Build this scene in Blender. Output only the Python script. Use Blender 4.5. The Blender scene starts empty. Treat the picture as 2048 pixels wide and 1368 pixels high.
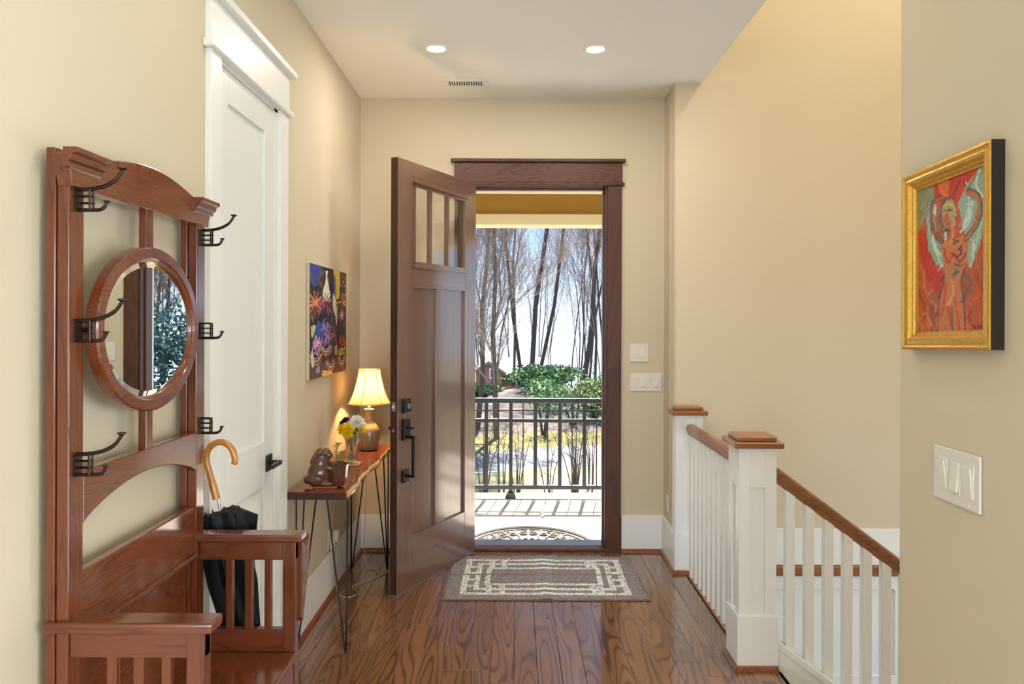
import bpy, bmesh, math, random
import numpy as np
from mathutils import Vector, Matrix
random.seed(7)
SC = bpy.context.scene
COL = SC.collection
# ------------------------------------------------------------------ camera
F = 1500.0; CX = 1031.0; CY = 645.0; CZ = 1.523           # focal length in px, vanishing point, eye height
cd = bpy.data.cameras.new('camera'); cam = bpy.data.objects.new('camera', cd); COL.objects.link(cam)
cd.sensor_width = 36.0; cd.lens = 36.0*F/2048
cd.shift_x = -(CX-1024)/2048; cd.shift_y = -(684-CY)/2048
cd.clip_start = 0.05; cd.clip_end = 600
cam.matrix_world = Matrix.Translation((0, 0, CZ)) @ Matrix.Rotation(math.radians(90), 4, 'X') @ Matrix.Rotation(math.radians(0.2), 4, 'Z')
SC.camera = cam
SC.view_settings.view_transform = 'Standard'; SC.view_settings.look = 'None'
SC.view_settings.gamma = 1; SC.view_settings.use_curve_mapping = False
SC.view_settings.exposure = 0.34
# ------------------------------------------------------------------ sky, sun, added fill lights at unseen windows
w = bpy.data.worlds.new('sky'); SC.world = w; w.use_nodes = True
nt = w.node_tree; bg = nt.nodes['Background']
tc = nt.nodes.new('ShaderNodeTexCoord'); sp = nt.nodes.new('ShaderNodeSeparateXYZ')
rp = nt.nodes.new('ShaderNodeValToRGB')
nt.links.new(tc.outputs['Generated'], sp.inputs[0]); nt.links.new(sp.outputs['Z'], rp.inputs[0])
rp.color_ramp.elements[0].position = 0.0; rp.color_ramp.elements[0].color = (0.62, 0.76, 0.92, 1)
rp.color_ramp.elements[1].position = 0.13; rp.color_ramp.elements[1].color = (0.30, 0.54, 0.88, 1)
nt.links.new(rp.outputs[0], bg.inputs[0]); bg.inputs[1].default_value = 1.7
def light(kind, name, loc, energy, color=(1, 1, 1), rot=None, **kw):
    l = bpy.data.lights.new(name, kind); l.energy = energy; l.color = color
    for k, v in kw.items(): setattr(l, k, v)
    o = bpy.data.objects.new(name, l); COL.objects.link(o); o.location = loc
    if rot is not None: o.rotation_euler = rot
    return o
sd = Vector((0.085, 0.545, 0.835)).normalized()             # direction towards the sun
so = light('SUN', 'sun', (3, 30, 40), 36.0, (1, 0.95, 0.86), angle=0.009)
so.rotation_euler = sd.to_track_quat('Z', 'Y').to_euler()
WIN_B = 105.0; WIN_S = 150.0; WIN_C = (0.84, 0.92, 1.0)
for wx in (-2.6, 0.0, 2.6):                                 # added area lights standing in for daylight at unseen back windows
    light('AREA', 'window_fill', (wx, -5.75, 1.45), WIN_B, WIN_C, (math.radians(50), 0, math.radians(0)), shape='RECTANGLE', size=1.7, size_y=2.2)
for wy in (-3.2, -0.7):                                     # same added fill outside the unseen side windows
    light('AREA', 'window_fill', (5.25, wy, 1.45), WIN_S, WIN_C, (math.radians(50), 0, math.radians(90)), shape='RECTANGLE', size=1.7, size_y=2.2)

light('AREA', 'window_fill', (4.75, 3.35, .15), 38, WIN_C, (math.radians(70), 0, math.radians(90)), shape='RECTANGLE', size=1.4, size_y=2.4)   # fill light added at an unseen stairwell window to brighten the lower stairs

# ------------------------------------------------------------------ helpers
def lin(c):
    return tuple((v/255/12.92 if v/255 <= .04045 else ((v/255+.055)/1.055)**2.4) for v in c)
def rgba(c): return lin(c)+(1,)
class MB:
    def __init__(s): s.v = []; s.f = []
    def add(s, v, f):
        n = len(s.v); s.v += [tuple(p) for p in v]; s.f += [tuple(i+n for i in q) for q in f]; return s
    def box(s, x0, x1, y0, y1, z0, z1):
        v = [(x, y, z) for z in (z0, z1) for y in (y0, y1) for x in (x0, x1)]
        return s.add(v, [(0, 2, 3, 1), (4, 5, 7, 6), (0, 1, 5, 4), (2, 6, 7, 3), (0, 4, 6, 2), (1, 3, 7, 5)])
    def prism(s, pts, axis, a, b):
        """outline pts extruded along axis from a to b; pts are the two other coordinates in xyz order"""
        def mk(p, t):
            return {'x': (t, p[0], p[1]), 'y': (p[0], t, p[1]), 'z': (p[0], p[1], t)}[axis]
        n = len(pts); v = [mk(p, a) for p in pts]+[mk(p, b) for p in pts]
        f = [tuple(range(n)), tuple(range(2*n-1, n-1, -1))]+[(i, i+n, (i+1) % n+n, (i+1) % n) for i in range(n)]
        return s.add(v, f)
    def tube(s, pts, r, n=8, cap=True, closed=False):
        pts = [Vector(p) for p in pts]; m = len(pts)
        rs = r if isinstance(r, (list, tuple)) else [r]*m
        base = len(s.v); up = None
        for i, p in enumerate(pts):
            if closed: t = pts[(i+1) % m]-pts[i-1]
            else: t = pts[min(i+1, m-1)]-pts[max(i-1, 0)]
            if t.length < 1e-9: t = Vector((0, 0, 1))
            t.normalize()
            if up is None: up = t.orthogonal().normalized()
            else:
                up = up-t*up.dot(t)
                up = up.normalized() if up.length > 1e-6 else t.orthogonal().normalized()
            q = t.cross(up)
            for k in range(n):
                a = 2*math.pi*k/n
                s.v.append(tuple(p+(up*math.cos(a)+q*math.sin(a))*rs[i]))
        for i in range(m if closed else m-1):
            j = (i+1) % m
            for k in range(n):
                s.f.append((base+i*n+k, base+i*n+(k+1) % n, base+j*n+(k+1) % n, base+j*n+k))
        if cap and not closed:
            s.f.append(tuple(base+k for k in range(n-1, -1, -1)))
            s.f.append(tuple(base+(m-1)*n+k for k in range(n)))
        return s
    def lathe(s, prof, c=(0, 0, 0), n=32, caps=True):
        base = len(s.v); m = len(prof)
        for r, z in prof:
            for k in range(n):
                a = 2*math.pi*k/n; s.v.append((c[0]+r*math.cos(a), c[1]+r*math.sin(a), c[2]+z))
        for i in range(m-1):
            for k in range(n):
                s.f.append((base+i*n+k, base+i*n+(k+1) % n, base+(i+1)*n+(k+1) % n, base+(i+1)*n+k))
        if caps:
            if prof[0][0] > 1e-4: s.f.append(tuple(base+k for k in range(n-1, -1, -1)))
            if prof[-1][0] > 1e-4: s.f.append(tuple(base+(m-1)*n+k for k in range(n)))
        return s
    def ell(s, c, r, n=16, m=10, rot=None):
        base = len(s.v); c = Vector(c)
        for i in range(m+1):
            ph = math.pi*i/m
            for k in range(n):
                a = 2*math.pi*k/n
                p = Vector((r[0]*math.sin(ph)*math.cos(a), r[1]*math.sin(ph)*math.sin(a), r[2]*math.cos(ph)))
                if rot is not None: p = rot @ p
                s.v.append(tuple(c+p))
        for i in range(m):
            for k in range(n):
                s.f.append((base+i*n+k, base+(i+1)*n+k, base+(i+1)*n+(k+1) % n, base+i*n+(k+1) % n))
        return s
    def build(s, name, mat, parent=None, smooth=False, bev=0, seg=2, local=False):
        off = Vector((0, 0, 0)); p = parent
        if not local:
            while p is not None: off += p.location; p = p.parent
        me = bpy.data.meshes.new(name)
        me.from_pydata([(a-off.x, b-off.y, c-off.z) for a, b, c in s.v], [], s.f)
        bm = bmesh.new(); bm.from_mesh(me)
        bmesh.ops.recalc_face_normals(bm, faces=bm.faces); bm.to_mesh(me); bm.free()
        me.materials.append(mat)
        if smooth:
            for q in me.polygons: q.use_smooth = True
            me.set_sharp_from_angle(angle=math.radians(38))
        o = bpy.data.objects.new(name, me); COL.objects.link(o)
        if parent: o.parent = parent
        if bev:
            md = o.modifiers.new('edge', 'BEVEL'); md.width = bev; md.segments = seg; md.limit_method = 'ANGLE'; md.angle_limit = math.radians(40)
        return o
def tag(o, label, cat=None, group=None, kind=None):
    o['label'] = label
    if cat: o['category'] = cat
    if group: o['group'] = group
    if kind: o['kind'] = kind
    return o
def struct(o, label=None):
    o['kind'] = 'structure'
    if label: o['label'] = label
    return o
def thing(name, loc, label, cat, group=None, rz=0):
    o = bpy.data.objects.new(name, None); COL.objects.link(o); o.location = loc; o.rotation_euler = (0, 0, rz)
    o.empty_display_size = .05
    return tag(o, label, cat, group)
def sgroup(name, loc, label, rz=0):
    o = bpy.data.objects.new(name, None); COL.objects.link(o); o.location = loc; o.rotation_euler = (0, 0, rz)
    return struct(o, label)
def B(*a): return MB().box(*a)
def px(x, y, d): return Vector(((x-CX)/F*d, d, CZ-(y-CY)/F*d))
def catmull(pts, k=8):
    pts = [Vector(p) for p in pts]; out = []
    for i in range(len(pts)-1):
        p0 = pts[max(i-1, 0)]; p1 = pts[i]; p2 = pts[i+1]; p3 = pts[min(i+2, len(pts)-1)]
        for j in range(k):
            t = j/k
            out.append(.5*((2*p1)+(p2-p0)*t+(2*p0-5*p1+4*p2-p3)*t*t+(3*p1-p0-3*p2+p3)*t**3))
    out.append(pts[-1]); return out

# ------------------------------------------------------------------ materials
def newmat(name):
    m = bpy.data.materials.new(name); m.use_nodes = True
    return m, m.node_tree, m.node_tree.nodes['Principled BSDF']
def plain(name, c, rough=.5, metal=0, spec=.5, var=.0, vscale=30, bump=0, bscale=200, coat=0, **kw):
    m, t, b = newmat(name)
    b.inputs['Base Color'].default_value = rgba(c); b.inputs['Roughness'].default_value = rough
    b.inputs['Metallic'].default_value = metal; b.inputs['Specular IOR Level'].default_value = spec
    b.inputs['Coat Weight'].default_value = coat
    for k, v in kw.items(): b.inputs[k].default_value = v
    tcn = t.nodes.new('ShaderNodeTexCoord')
    if var:
        nz = t.nodes.new('ShaderNodeTexNoise'); nz.inputs['Scale'].default_value = vscale; nz.inputs['Detail'].default_value = 4
        t.links.new(tcn.outputs['Object'], nz.inputs['Vector'])
        mx = t.nodes.new('ShaderNodeMix'); mx.data_type = 'RGBA'
        a = tuple(max(0, v*(1-var)) for v in lin(c))+(1,); d = tuple(min(1, v*(1+var)) for v in lin(c))+(1,)
        mx.inputs[6].default_value = a; mx.inputs[7].default_value = d
        t.links.new(nz.outputs[0], mx.inputs[0]); t.links.new(mx.outputs[2], b.inputs['Base Color'])
    if bump:
        nz = t.nodes.new('ShaderNodeTexNoise'); nz.inputs['Scale'].default_value = bscale; nz.inputs['Detail'].default_value = 3
        t.links.new(tcn.outputs['Object'], nz.inputs['Vector'])
        bp = t.nodes.new('ShaderNodeBump'); bp.inputs['Strength'].default_value = bump; bp.inputs['Distance'].default_value = .002
        t.links.new(nz.outputs[0], bp.inputs['Height']); t.links.new(bp.outputs[0], b.inputs['Normal'])
    return m
def wood(name, light_c, dark_c, axis='z', rough=.35, rings=14, across=7.0, along=.7, coat=0, ior=1.5, rnd=0.12, line=.5, fiber=.35):
    """oak-like grain: contour lines of a stretched noise plus fine fibres"""
    m, t, b = newmat(name); N = t.nodes.new; L = t.links.new
    tcn = N('ShaderNodeTexCoord'); oi = N('ShaderNodeObjectInfo')
    ml = N('ShaderNodeVectorMath'); ml.operation = 'MULTIPLY_ADD'
    cb = N('ShaderNodeCombineXYZ')
    mr = N('ShaderNodeMath'); mr.operation = 'MULTIPLY'; mr.inputs[1].default_value = 37.0
    L(oi.outputs['Random'], mr.inputs[0])
    for i in range(3): L(mr.outputs[0], cb.inputs[i])
    i = 'xyz'.index(axis)
    s1 = [across]*3; s1[i] = along
    s2 = [130.0]*3; s2[i] = 3.0
    ml.inputs[1].default_value = s1; L(tcn.outputs['Object'], ml.inputs[0]); L(cb.outputs[0], ml.inputs[2])
    n1 = N('ShaderNodeTexNoise'); n1.inputs['Scale'].default_value = 1.0; n1.inputs['Detail'].default_value = 1.5; n1.inputs['Roughness'].default_value = .35
    L(ml.outputs[0], n1.inputs['Vector'])
    k = N('ShaderNodeMath'); k.operation = 'MULTIPLY'; k.inputs[1].default_value = rings; L(n1.outputs[0], k.inputs[0])
    fr = N('ShaderNodeMath'); fr.operation = 'FRACT'; L(k.outputs[0], fr.inputs[0])
    r1 = N('ShaderNodeValToRGB'); e = r1.color_ramp.elements
    e[0].position = 0; e[0].color = (line, line, line, 1); e[1].position = .35; e[1].color = (0, 0, 0, 1)
    e2 = r1.color_ramp.elements.new(.93); e2.color = (line*.15, line*.15, line*.15, 1); e3 = r1.color_ramp.elements.new(1.0); e3.color = (line, line, line, 1)
    L(fr.outputs[0], r1.inputs[0])
    m2 = N('ShaderNodeVectorMath'); m2.operation = 'MULTIPLY_ADD'; m2.inputs[1].default_value = s2
    L(tcn.outputs['Object'], m2.inputs[0]); L(cb.outputs[0], m2.inputs[2])
    n2 = N('ShaderNodeTexNoise'); n2.inputs['Scale'].default_value = 1.0; n2.inputs['Detail'].default_value = 2
    L(m2.outputs[0], n2.inputs['Vector'])
    f2 = N('ShaderNodeMath'); f2.operation = 'MULTIPLY_ADD'; f2.inputs[1].default_value = fiber; f2.inputs[2].default_value = -fiber*.3
    L(n2.outputs[0], f2.inputs[0])
    ad = N('ShaderNodeMath'); ad.operation = 'ADD'; L(r1.outputs[0], ad.inputs[0]); L(f2.outputs[0], ad.inputs[1])
    cl = N('ShaderNodeClamp'); L(ad.outputs[0], cl.inputs[0])
    mx = N('ShaderNodeMix'); mx.data_type = 'RGBA'; mx.inputs[6].default_value = rgba(light_c); mx.inputs[7].default_value = rgba(dark_c)
    L(cl.outputs[0], mx.inputs[0])
    hv = N('ShaderNodeHueSaturation'); va = N('ShaderNodeMath'); va.operation = 'MULTIPLY_ADD'; va.inputs[1].default_value = 2*rnd; va.inputs[2].default_value = 1-rnd
    L(oi.outputs['Random'], va.inputs[0]); L(va.outputs[0], hv.inputs['Value']); L(mx.outputs[2], hv.inputs['Color'])
    L(hv.outputs[0], b.inputs['Base Color'])
    b.inputs['Roughness'].default_value = rough; b.inputs['Coat Weight'].default_value = coat; b.inputs['Specular IOR Level'].default_value = .25 if coat > .5 else .5; b.inputs['Coat Roughness'].default_value = .12; b.inputs['Coat IOR'].default_value = ior
    bp = N('ShaderNodeBump'); bp.inputs['Strength'].default_value = .12; bp.inputs['Distance'].default_value = .001; bp.invert = True
    L(cl.outputs[0], bp.inputs['Height']); L(bp.outputs[0], b.inputs['Normal'])
    return m
def archglass(name, tint=(1, 1, 1), ior=1.5):
    m = bpy.data.materials.new(name); m.use_nodes = True; t = m.node_tree; t.nodes.clear(); N = t.nodes.new
    o = N('ShaderNodeOutputMaterial'); mx = N('ShaderNodeMixShader'); fr = N('ShaderNodeFresnel'); fr.inputs[0].default_value = ior
    tr = N('ShaderNodeBsdfTransparent'); tr.inputs[0].default_value = tint+(1,); gl = N('ShaderNodeBsdfGlossy'); gl.inputs['Roughness'].default_value = .01
    ge = N('ShaderNodeNewGeometry'); iv = N('ShaderNodeMath'); iv.operation = 'SUBTRACT'; iv.inputs[0].default_value = 1; mu = N('ShaderNodeMath'); mu.operation = 'MULTIPLY'
    t.links.new(ge.outputs['Backfacing'], iv.inputs[1]); t.links.new(iv.outputs[0], mu.inputs[0]); t.links.new(fr.outputs[0], mu.inputs[1])
    t.links.new(mu.outputs[0], mx.inputs[0]); t.links.new(tr.outputs[0], mx.inputs[1]); t.links.new(gl.outputs[0], mx.inputs[2]); t.links.new(mx.outputs[0], o.inputs[0])
    return m
def emit(name, c, s):
    m, t, b = newmat(name); b.inputs['Base Color'].default_value = (1, 1, 1, 1)
    b.inputs['Emission Color'].default_value = tuple(c)+(1,); b.inputs['Emission Strength'].default_value = s; return m
def vcol(name, rough=.55, bump=.15):
    m, t, b = newmat(name); a = t.nodes.new('ShaderNodeVertexColor'); a.layer_name = 'paint'
    t.links.new(a.outputs[0], b.inputs['Base Color']); b.inputs['Roughness'].default_value = rough
    nz = t.nodes.new('ShaderNodeTexNoise'); nz.inputs['Scale'].default_value = 240
    tcn = t.nodes.new('ShaderNodeTexCoord'); t.links.new(tcn.outputs['Object'], nz.inputs['Vector'])
    bp = t.nodes.new('ShaderNodeBump'); bp.inputs['Strength'].default_value = bump; bp.inputs['Distance'].default_value = .002
    t.links.new(nz.outputs[0], bp.inputs['Height']); t.links.new(bp.outputs[0], b.inputs['Normal'])
    return m
def translucent(name, c, rough=.9, frac=.5, trans=.0):
    m = bpy.data.materials.new(name); m.use_nodes = True; t = m.node_tree; t.nodes.clear(); N = t.nodes.new
    o = N('ShaderNodeOutputMaterial'); mx = N('ShaderNodeMixShader'); mx.inputs[0].default_value = frac
    d = N('ShaderNodeBsdfDiffuse'); d.inputs[0].default_value = rgba(c); r = N('ShaderNodeBsdfTranslucent'); r.inputs[0].default_value = rgba(c)
    t.links.new(d.outputs[0], mx.inputs[1]); t.links.new(r.outputs[0], mx.inputs[2]); t.links.new(mx.outputs[0], o.inputs[0])
    return m
M = dict(
    wall=plain('wall_paint', (210, 198, 172), .75, spec=.25, bump=.06, bscale=350),
    ceil=plain('ceiling_paint', (240, 239, 235), .8, spec=.2, bump=.05, bscale=300),
    white=plain('trim_white', (236, 236, 232), .38, spec=.4),
    doorwhite=plain('door_white', (230, 231, 227), .35, spec=.4),
    plate=plain('plate_white', (226, 222, 212), .35),
    rocker=plain('rocker_white', (232, 226, 216), .3),
    floor=wood('floor_oak', (138, 94, 62), (66, 38, 22), 'y', .2, rings=15, across=7.5, along=.8, coat=.85, ior=1.75, rnd=.16, line=.85, fiber=.3),
    shoe=wood('shoe_oak', (134, 76, 42), (88, 46, 24), 'y', .35, rings=6, across=12, along=.6),
    oakx=wood('rail_oak_x', (150, 96, 52), (98, 56, 28), 'x', .32, rings=7, across=16, along=1.2, coat=.3),
    oaky=wood('rail_oak_y', (150, 96, 52), (98, 56, 28), 'y', .32, rings=7, across=16, along=1.2, coat=.3),
    casing=wood('casing_stain', (88, 46, 26), (42, 20, 11), 'z', .45, rings=8, across=9, along=.6, coat=.0, line=.5),
    casingx=wood('casing_stain_x', (94, 50, 27), (36, 17, 10), 'x', .45, rings=16, across=9, along=1.6, coat=.0, line=.75),
    door=wood('door_stain', (112, 82, 66), (76, 52, 42), 'z', .42, rings=5, across=14, along=.35, coat=.9, ior=1.7, rnd=.04, line=.25, fiber=.5),
    doorx=wood('door_stain_x', (116, 86, 70), (82, 57, 45), 'x', .42, rings=5, across=14, along=.35, coat=.9, ior=1.7, rnd=.04, line=.25, fiber=.5),
    dooredge=plain('door_edge', (66, 40, 28), .5, var=.2),
    tree_z=wood('hall_oak_z', (114, 55, 28), (46, 20, 10), 'z', .26, rings=8, across=26, along=1.2, coat=.8, ior=1.65, rnd=.05, line=.42),
    tree_y=wood('hall_oak_y', (118, 58, 30), (44, 20, 10), 'y', .26, rings=10, across=24, along=3.2, coat=.8, ior=1.65, rnd=.05, line=.48),
    tree_x=wood('hall_oak_x', (116, 56, 29), (48, 21, 10), 'x', .26, rings=8, across=24, along=2, coat=.8, ior=1.65, rnd=.05, line=.42),
    bronze=plain('oil_bronze', (58, 42, 34), .35, metal=.7, var=.25, vscale=90),
    black=plain('black_iron', (26, 25, 25), .38, metal=.4),
    blackh=plain('black_hardware', (46, 46, 47), .3, metal=.6),
    steel=plain('steel', (170, 168, 165), .3, metal=.9),
    mirror=plain('mirror_silver', (242, 246, 246), .0, metal=1),
    slab=wood('walnut_slab', (150, 70, 32), (82, 32, 16), 'y', .16, rings=10, across=6, along=.8, coat=.7, line=.6),
    slabend=plain('slab_end', (64, 36, 28), .45, var=.3, vscale=60),
    sap=plain('sapwood', (214, 176, 122), .5, var=.22, vscale=40, bump=.3, bscale=90),
    nylon=plain('black_nylon', (17, 17, 19), .6, spec=.3, bump=.15, bscale=150),
    bamboo=wood('umbrella_wood', (206, 142, 62), (170, 104, 38), 'z', .25, rings=5, across=30, along=3, coat=.5),
    gold=plain('gold_leaf', (214, 170, 78), .34, metal=.75, var=.25, vscale=120, bump=.55, bscale=120),
    frameside=plain('frame_side', (30, 22, 16), .55, var=.3),
    canvas=plain('raw_canvas', (208, 196, 168), .85, bump=.2, bscale=500),
    paint=vcol('oil_paint'), rug=vcol('rug_pile', .95, .5),
    rugb=plain('rug_binding', (120, 96, 78), .9),
    glass=archglass('pane_glass', ior=1.9),
    crystal=plain('crystal', (250, 252, 250), .02, **{'Transmission Weight': 1.0, 'IOR': 1.45}),
    brown=plain('glazed_brown', (92, 58, 40), .22, spec=.6, var=.55, vscale=26, bump=.25, bscale=60, coat=.4),
    terracotta=plain('terracotta', (160, 84, 56), .6),
    stone=plain('flagstone', (178, 171, 162), .7, var=.18, vscale=3.5, bump=.2, bscale=40),
    mortar=plain('mortar', (205, 200, 192), .85),
    rubber=plain('mat_rubber', (70, 62, 56), .75, var=.2, bump=.3),
    porchmetal=plain('porch_metal', (37, 39, 45), .35, metal=.3),
    sand=plain('beam_stucco', (146, 113, 44), .85, bump=.4, bscale=120),
    cream=plain('beam_cream', (208, 196, 165), .6),
    bark=plain('bark', (83, 72, 64), .9, var=.35, vscale=6, bump=.4, bscale=30),
    barkd=plain('bark_dark', (68, 60, 57), .9, var=.35, vscale=4, bump=.4, bscale=30),
    twig=plain('twig', (140, 122, 112), .9, var=.2),
    leafd=plain('leaf_dark', (70, 104, 46), .45, var=.5, vscale=4),
    leaft=plain('leaf_teal', (44, 80, 66), .6, var=.5, vscale=3),
    leaff=plain('leaf_fresh', (92, 106, 28), .45, var=.4, vscale=4),
    grass=plain('lawn_grass', (99, 95, 65), .95, var=.4, vscale=1.2, bump=.5, bscale=30),
    moss=plain('moss_ground', (84, 76, 20), .95, var=.45, vscale=.9, bump=.5, bscale=20),
    litter=plain('leaf_litter', (74, 62, 53), .95, var=.35, vscale=1.5, bump=.6, bscale=15),
    road=plain('asphalt_drive', (85, 87, 92), .9, var=.12, vscale=2),
)
# ------------------------------------------------------------------ the room
XL = -1.037; YF = 5.0; ZC = 3.017; YJ = 4.67; XR = 0.921; YR = 1.803; XS = 1.155; Y0 = 1.1
ZT = 5.4
OX0, OX1, OZ = -.325, .62, 2.45                          # front door opening
# floor: sub-floor with boards
fl = struct(MB().box(XL, 1.04, Y0, YF, -.24, -.021).box(1.04, 1.15, 1.803, 3.30, -.24, -.021).box(-4.6, 5.0, -5.6, Y0, -.24, -.021).build('floor', M['shoe']), 'brown oak plank floor of the entry hall')
PW = .1035
def plank(x0, x1, y0, y1):
    g = .0006; b = .0016; x0 += g; x1 -= g; y0 += g; y1 -= g
    c = ((x0+x1)/2, (y0+y1)/2); z0 = -.02; z1 = 0
    v = []
    for (i, z) in ((0, z0), (0, z1-b), (b, z1)):
        v += [(x0+i, y0+i, z), (x1-i, y0+i, z), (x1-i, y1-i, z), (x0+i, y1-i, z)]
    f = [(0, 3, 2, 1), (8, 9, 10, 11)]
    for k in (0, 4):
        f += [(k+i, k+(i+1) % 4, k+4+(i+1) % 4, k+4+i) for i in range(4)]
    me = bpy.data.meshes.new('plank'); me.from_pydata([(p[0]-c[0], p[1]-c[1], p[2]) for p in v], [], f); me.materials.append(M['floor'])
    o = bpy.data.objects.new('plank', me); COL.objects.link(o); o.location = (c[0], c[1], 0); o.parent = fl
x = XL
while x < 1.15-.01:
    x1 = min(x+PW, 1.166); ytop = YF if x < 1.0 else 3.30
    if x < 1.04 < x1 and x1 < 1.1: x1 = 1.045
    lo = Y0 if x < .85 else 1.803
    y = lo-random.uniform(0, .8)
    while y < ytop:
        ln = random.uniform(.75, 1.9); a = max(y, lo); e = min(y+ln, ytop)
        if ytop-e < .25: e = ytop
        if e-a > .05: plank(x, x1, a, e)
        y = e if e == ytop else y+ln
    x = x1
# great-room floor behind the camera
gm = plain('great_room_floor', (120, 72, 42), .3, var=.25, vscale=4)
struct(B(-4.6, 5.0, -5.6, Y0, -.02, 0).build('floor_living', plain('living_bounce_carpet', (222, 214, 200), .95, bump=.4, bscale=300)), 'unseen pale carpet added to bounce light up to the ceiling')  # pale floor added out of view as a reflector for window light
# ceiling
struct(MB().box(XL-.12, XS, Y0, YF+.1, ZC, ZC+.12).box(-4.7, 5.1, -5.7, Y0, ZC, ZC+.12).build('ceiling', M['ceil']), 'smooth white ceiling of the hall')
struct(B(XS, 4.6, YR-.14, YJ+.12, ZT, ZT+.1).build('ceiling_stairwell', M['ceil']), 'white ceiling high above the stairwell')
# walls
CD0, CD1, CDZ = 2.588, 3.215, 2.43                        # closet door opening along the left wall
struct(MB().box(XL-.12, XL, Y0, CD0, 0, ZC).box(XL-.12, XL, CD1, YF+.16, 0, ZC).box(XL-.12, XL, CD0, CD1, CDZ, ZC).build('wall_left', M['wall']), 'long beige painted wall behind the hall tree')
struct(MB().box(XL, OX0, YF, YF+.16, 0, ZC).box(OX1, .99, YF, YF+.16, 0, ZC).box(OX0, OX1, YF, YF+.16, OZ, ZC).build('wall_front', M['wall']), 'beige wall around the front door')
jw = struct(MB().box(.99, 4.6, YJ, YJ+.14, -2.9, ZT).box(.99, 1.13, YJ+.14, YF+.16, 0, ZC).build('wall_stairwell', M['wall'], bev=.018, seg=4), 'tall beige wall of the stairwell')
struct(B(XR, XR+.14, Y0, YR, 0, ZC).build('wall_right', M['wall'], bev=.012, seg=3), 'greyish beige wall with painting and switches')
struct(B(XR+.14, 4.6, YR-.14, YR, -2.9, ZT).build('wall_stairwell_near', M['wall']))
struct(MB().box(4.5, 4.62, YR, 2.6, -2.9, ZT).box(4.5, 4.62, 4.1, YJ, -2.9, ZT).box(4.5, 4.62, 2.6, 4.1, -2.9, -1.1).box(4.5, 4.62, 2.6, 4.1, 1.4, ZT).build('wall_stairwell_side', M['wall']))
wnd = sgroup('window_6', (4.56, 3.35, -1.1), 'unseen white framed window added to light the stairwell')  # out of view, put in to carry the stairwell fill light
MB().box(4.52, 4.6, 2.6, 2.66, -1.1, 1.4).box(4.52, 4.6, 4.04, 4.1, -1.1, 1.4).box(4.52, 4.6, 2.66, 4.04, -1.1, -1.04).box(4.52, 4.6, 2.66, 4.04, 1.34, 1.4).build('window_frame', M['white'], wnd)
B(4.56, 4.565, 2.66, 4.04, -1.04, 1.34).build('pane', M['glass'], wnd)
struct(B(XS-.1, XS, YR, YJ, ZC+.12, ZT).build('wall_stairwell_upper', M['wall']))
struct(B(1.02, 1.04, 3.34, YJ, -2.9, -.06).build('wall_under_hall', M['white']))
struct(B(1.02, 4.6, YR, YJ, -3.0, -2.9).build('floor_lower', gm))
# living room behind the camera
struct(B(-4.6, XL-.12, Y0, Y0+.12, 0, ZC).build('wall_living_front_left', M['wall']))
struct(B(XR+.14, 5.0, Y0, Y0+.12, 0, ZC).build('wall_living_front_right', M['wall']))
struct(B(-4.72, -4.6, -5.6, Y0+.12, 0, ZC).build('wall_living_left', M['wall']))
def holed(axis, a0, a1, t0, t1, holes, z0, z1):
    m = MB(); e = a0
    def bx(p, q, r, s):
        if axis == 'x': m.box(p, q, t0, t1, r, s)
        else: m.box(t0, t1, p, q, r, s)
    for h0, h1 in holes:
        bx(e, h0, 0, ZC); bx(h0, h1, 0, z0); bx(h0, h1, z1, ZC); e = h1
    bx(e, a1, 0, ZC); return m
struct(holed('x', -4.6, 5.0, -5.72, -5.6, [(wx-.85, wx+.85) for wx in (-2.6, 0, 2.6)], .35, 2.55).build('wall_living_back', M['wall']))
struct(holed('y', -5.6, Y0+.12, 5.0, 5.12, [(wy-.85, wy+.85) for wy in (-3.2, -0.7)], .35, 2.55).build('wall_living_right', M['wall']))
n = 1
for wx in (-2.6, 0, 2.6):
    wnd = sgroup('window_%d' % n, (wx, -5.66, .35), 'unseen white framed living room window added for daylight'); n += 1  # back windows out of view, built to carry the added daylight
    MB().box(wx-.85, wx-.79, -5.7, -5.62, .35, 2.55).box(wx+.79, wx+.85, -5.7, -5.62, .35, 2.55).box(wx-.79, wx+.79, -5.7, -5.62, .35, .41).box(wx-.79, wx+.79, -5.7, -5.62, 2.49, 2.55).box(wx-.025, wx+.025, -5.7, -5.62, .41, 2.49).build('window_frame', M['white'], wnd)
    for a, b in ((wx-.79, wx-.025), (wx+.025, wx+.79)): B(a, b, -5.665, -5.66, .41, 2.49).build('pane', M['glass'], wnd)
for wy in (-3.2, -0.7):
    wnd = sgroup('window_%d' % n, (5.06, wy, .35), 'unseen white framed living room side window added for daylight'); n += 1  # side windows likewise unseen and added for the light
    MB().box(5.02, 5.1, wy-.85, wy-.79, .35, 2.55).box(5.02, 5.1, wy+.79, wy+.85, .35, 2.55).box(5.02, 5.1, wy-.79, wy+.79, .35, .41).box(5.02, 5.1, wy-.79, wy+.79, 2.49, 2.55).box(5.02, 5.1, wy-.025, wy+.025, .41, 2.49).build('window_frame', M['white'], wnd)
    for a, b in ((wy-.79, wy-.025), (wy+.025, wy+.79)): B(5.06, 5.065, a, b, .41, 2.49).build('pane', M['glass'], wnd)
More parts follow.
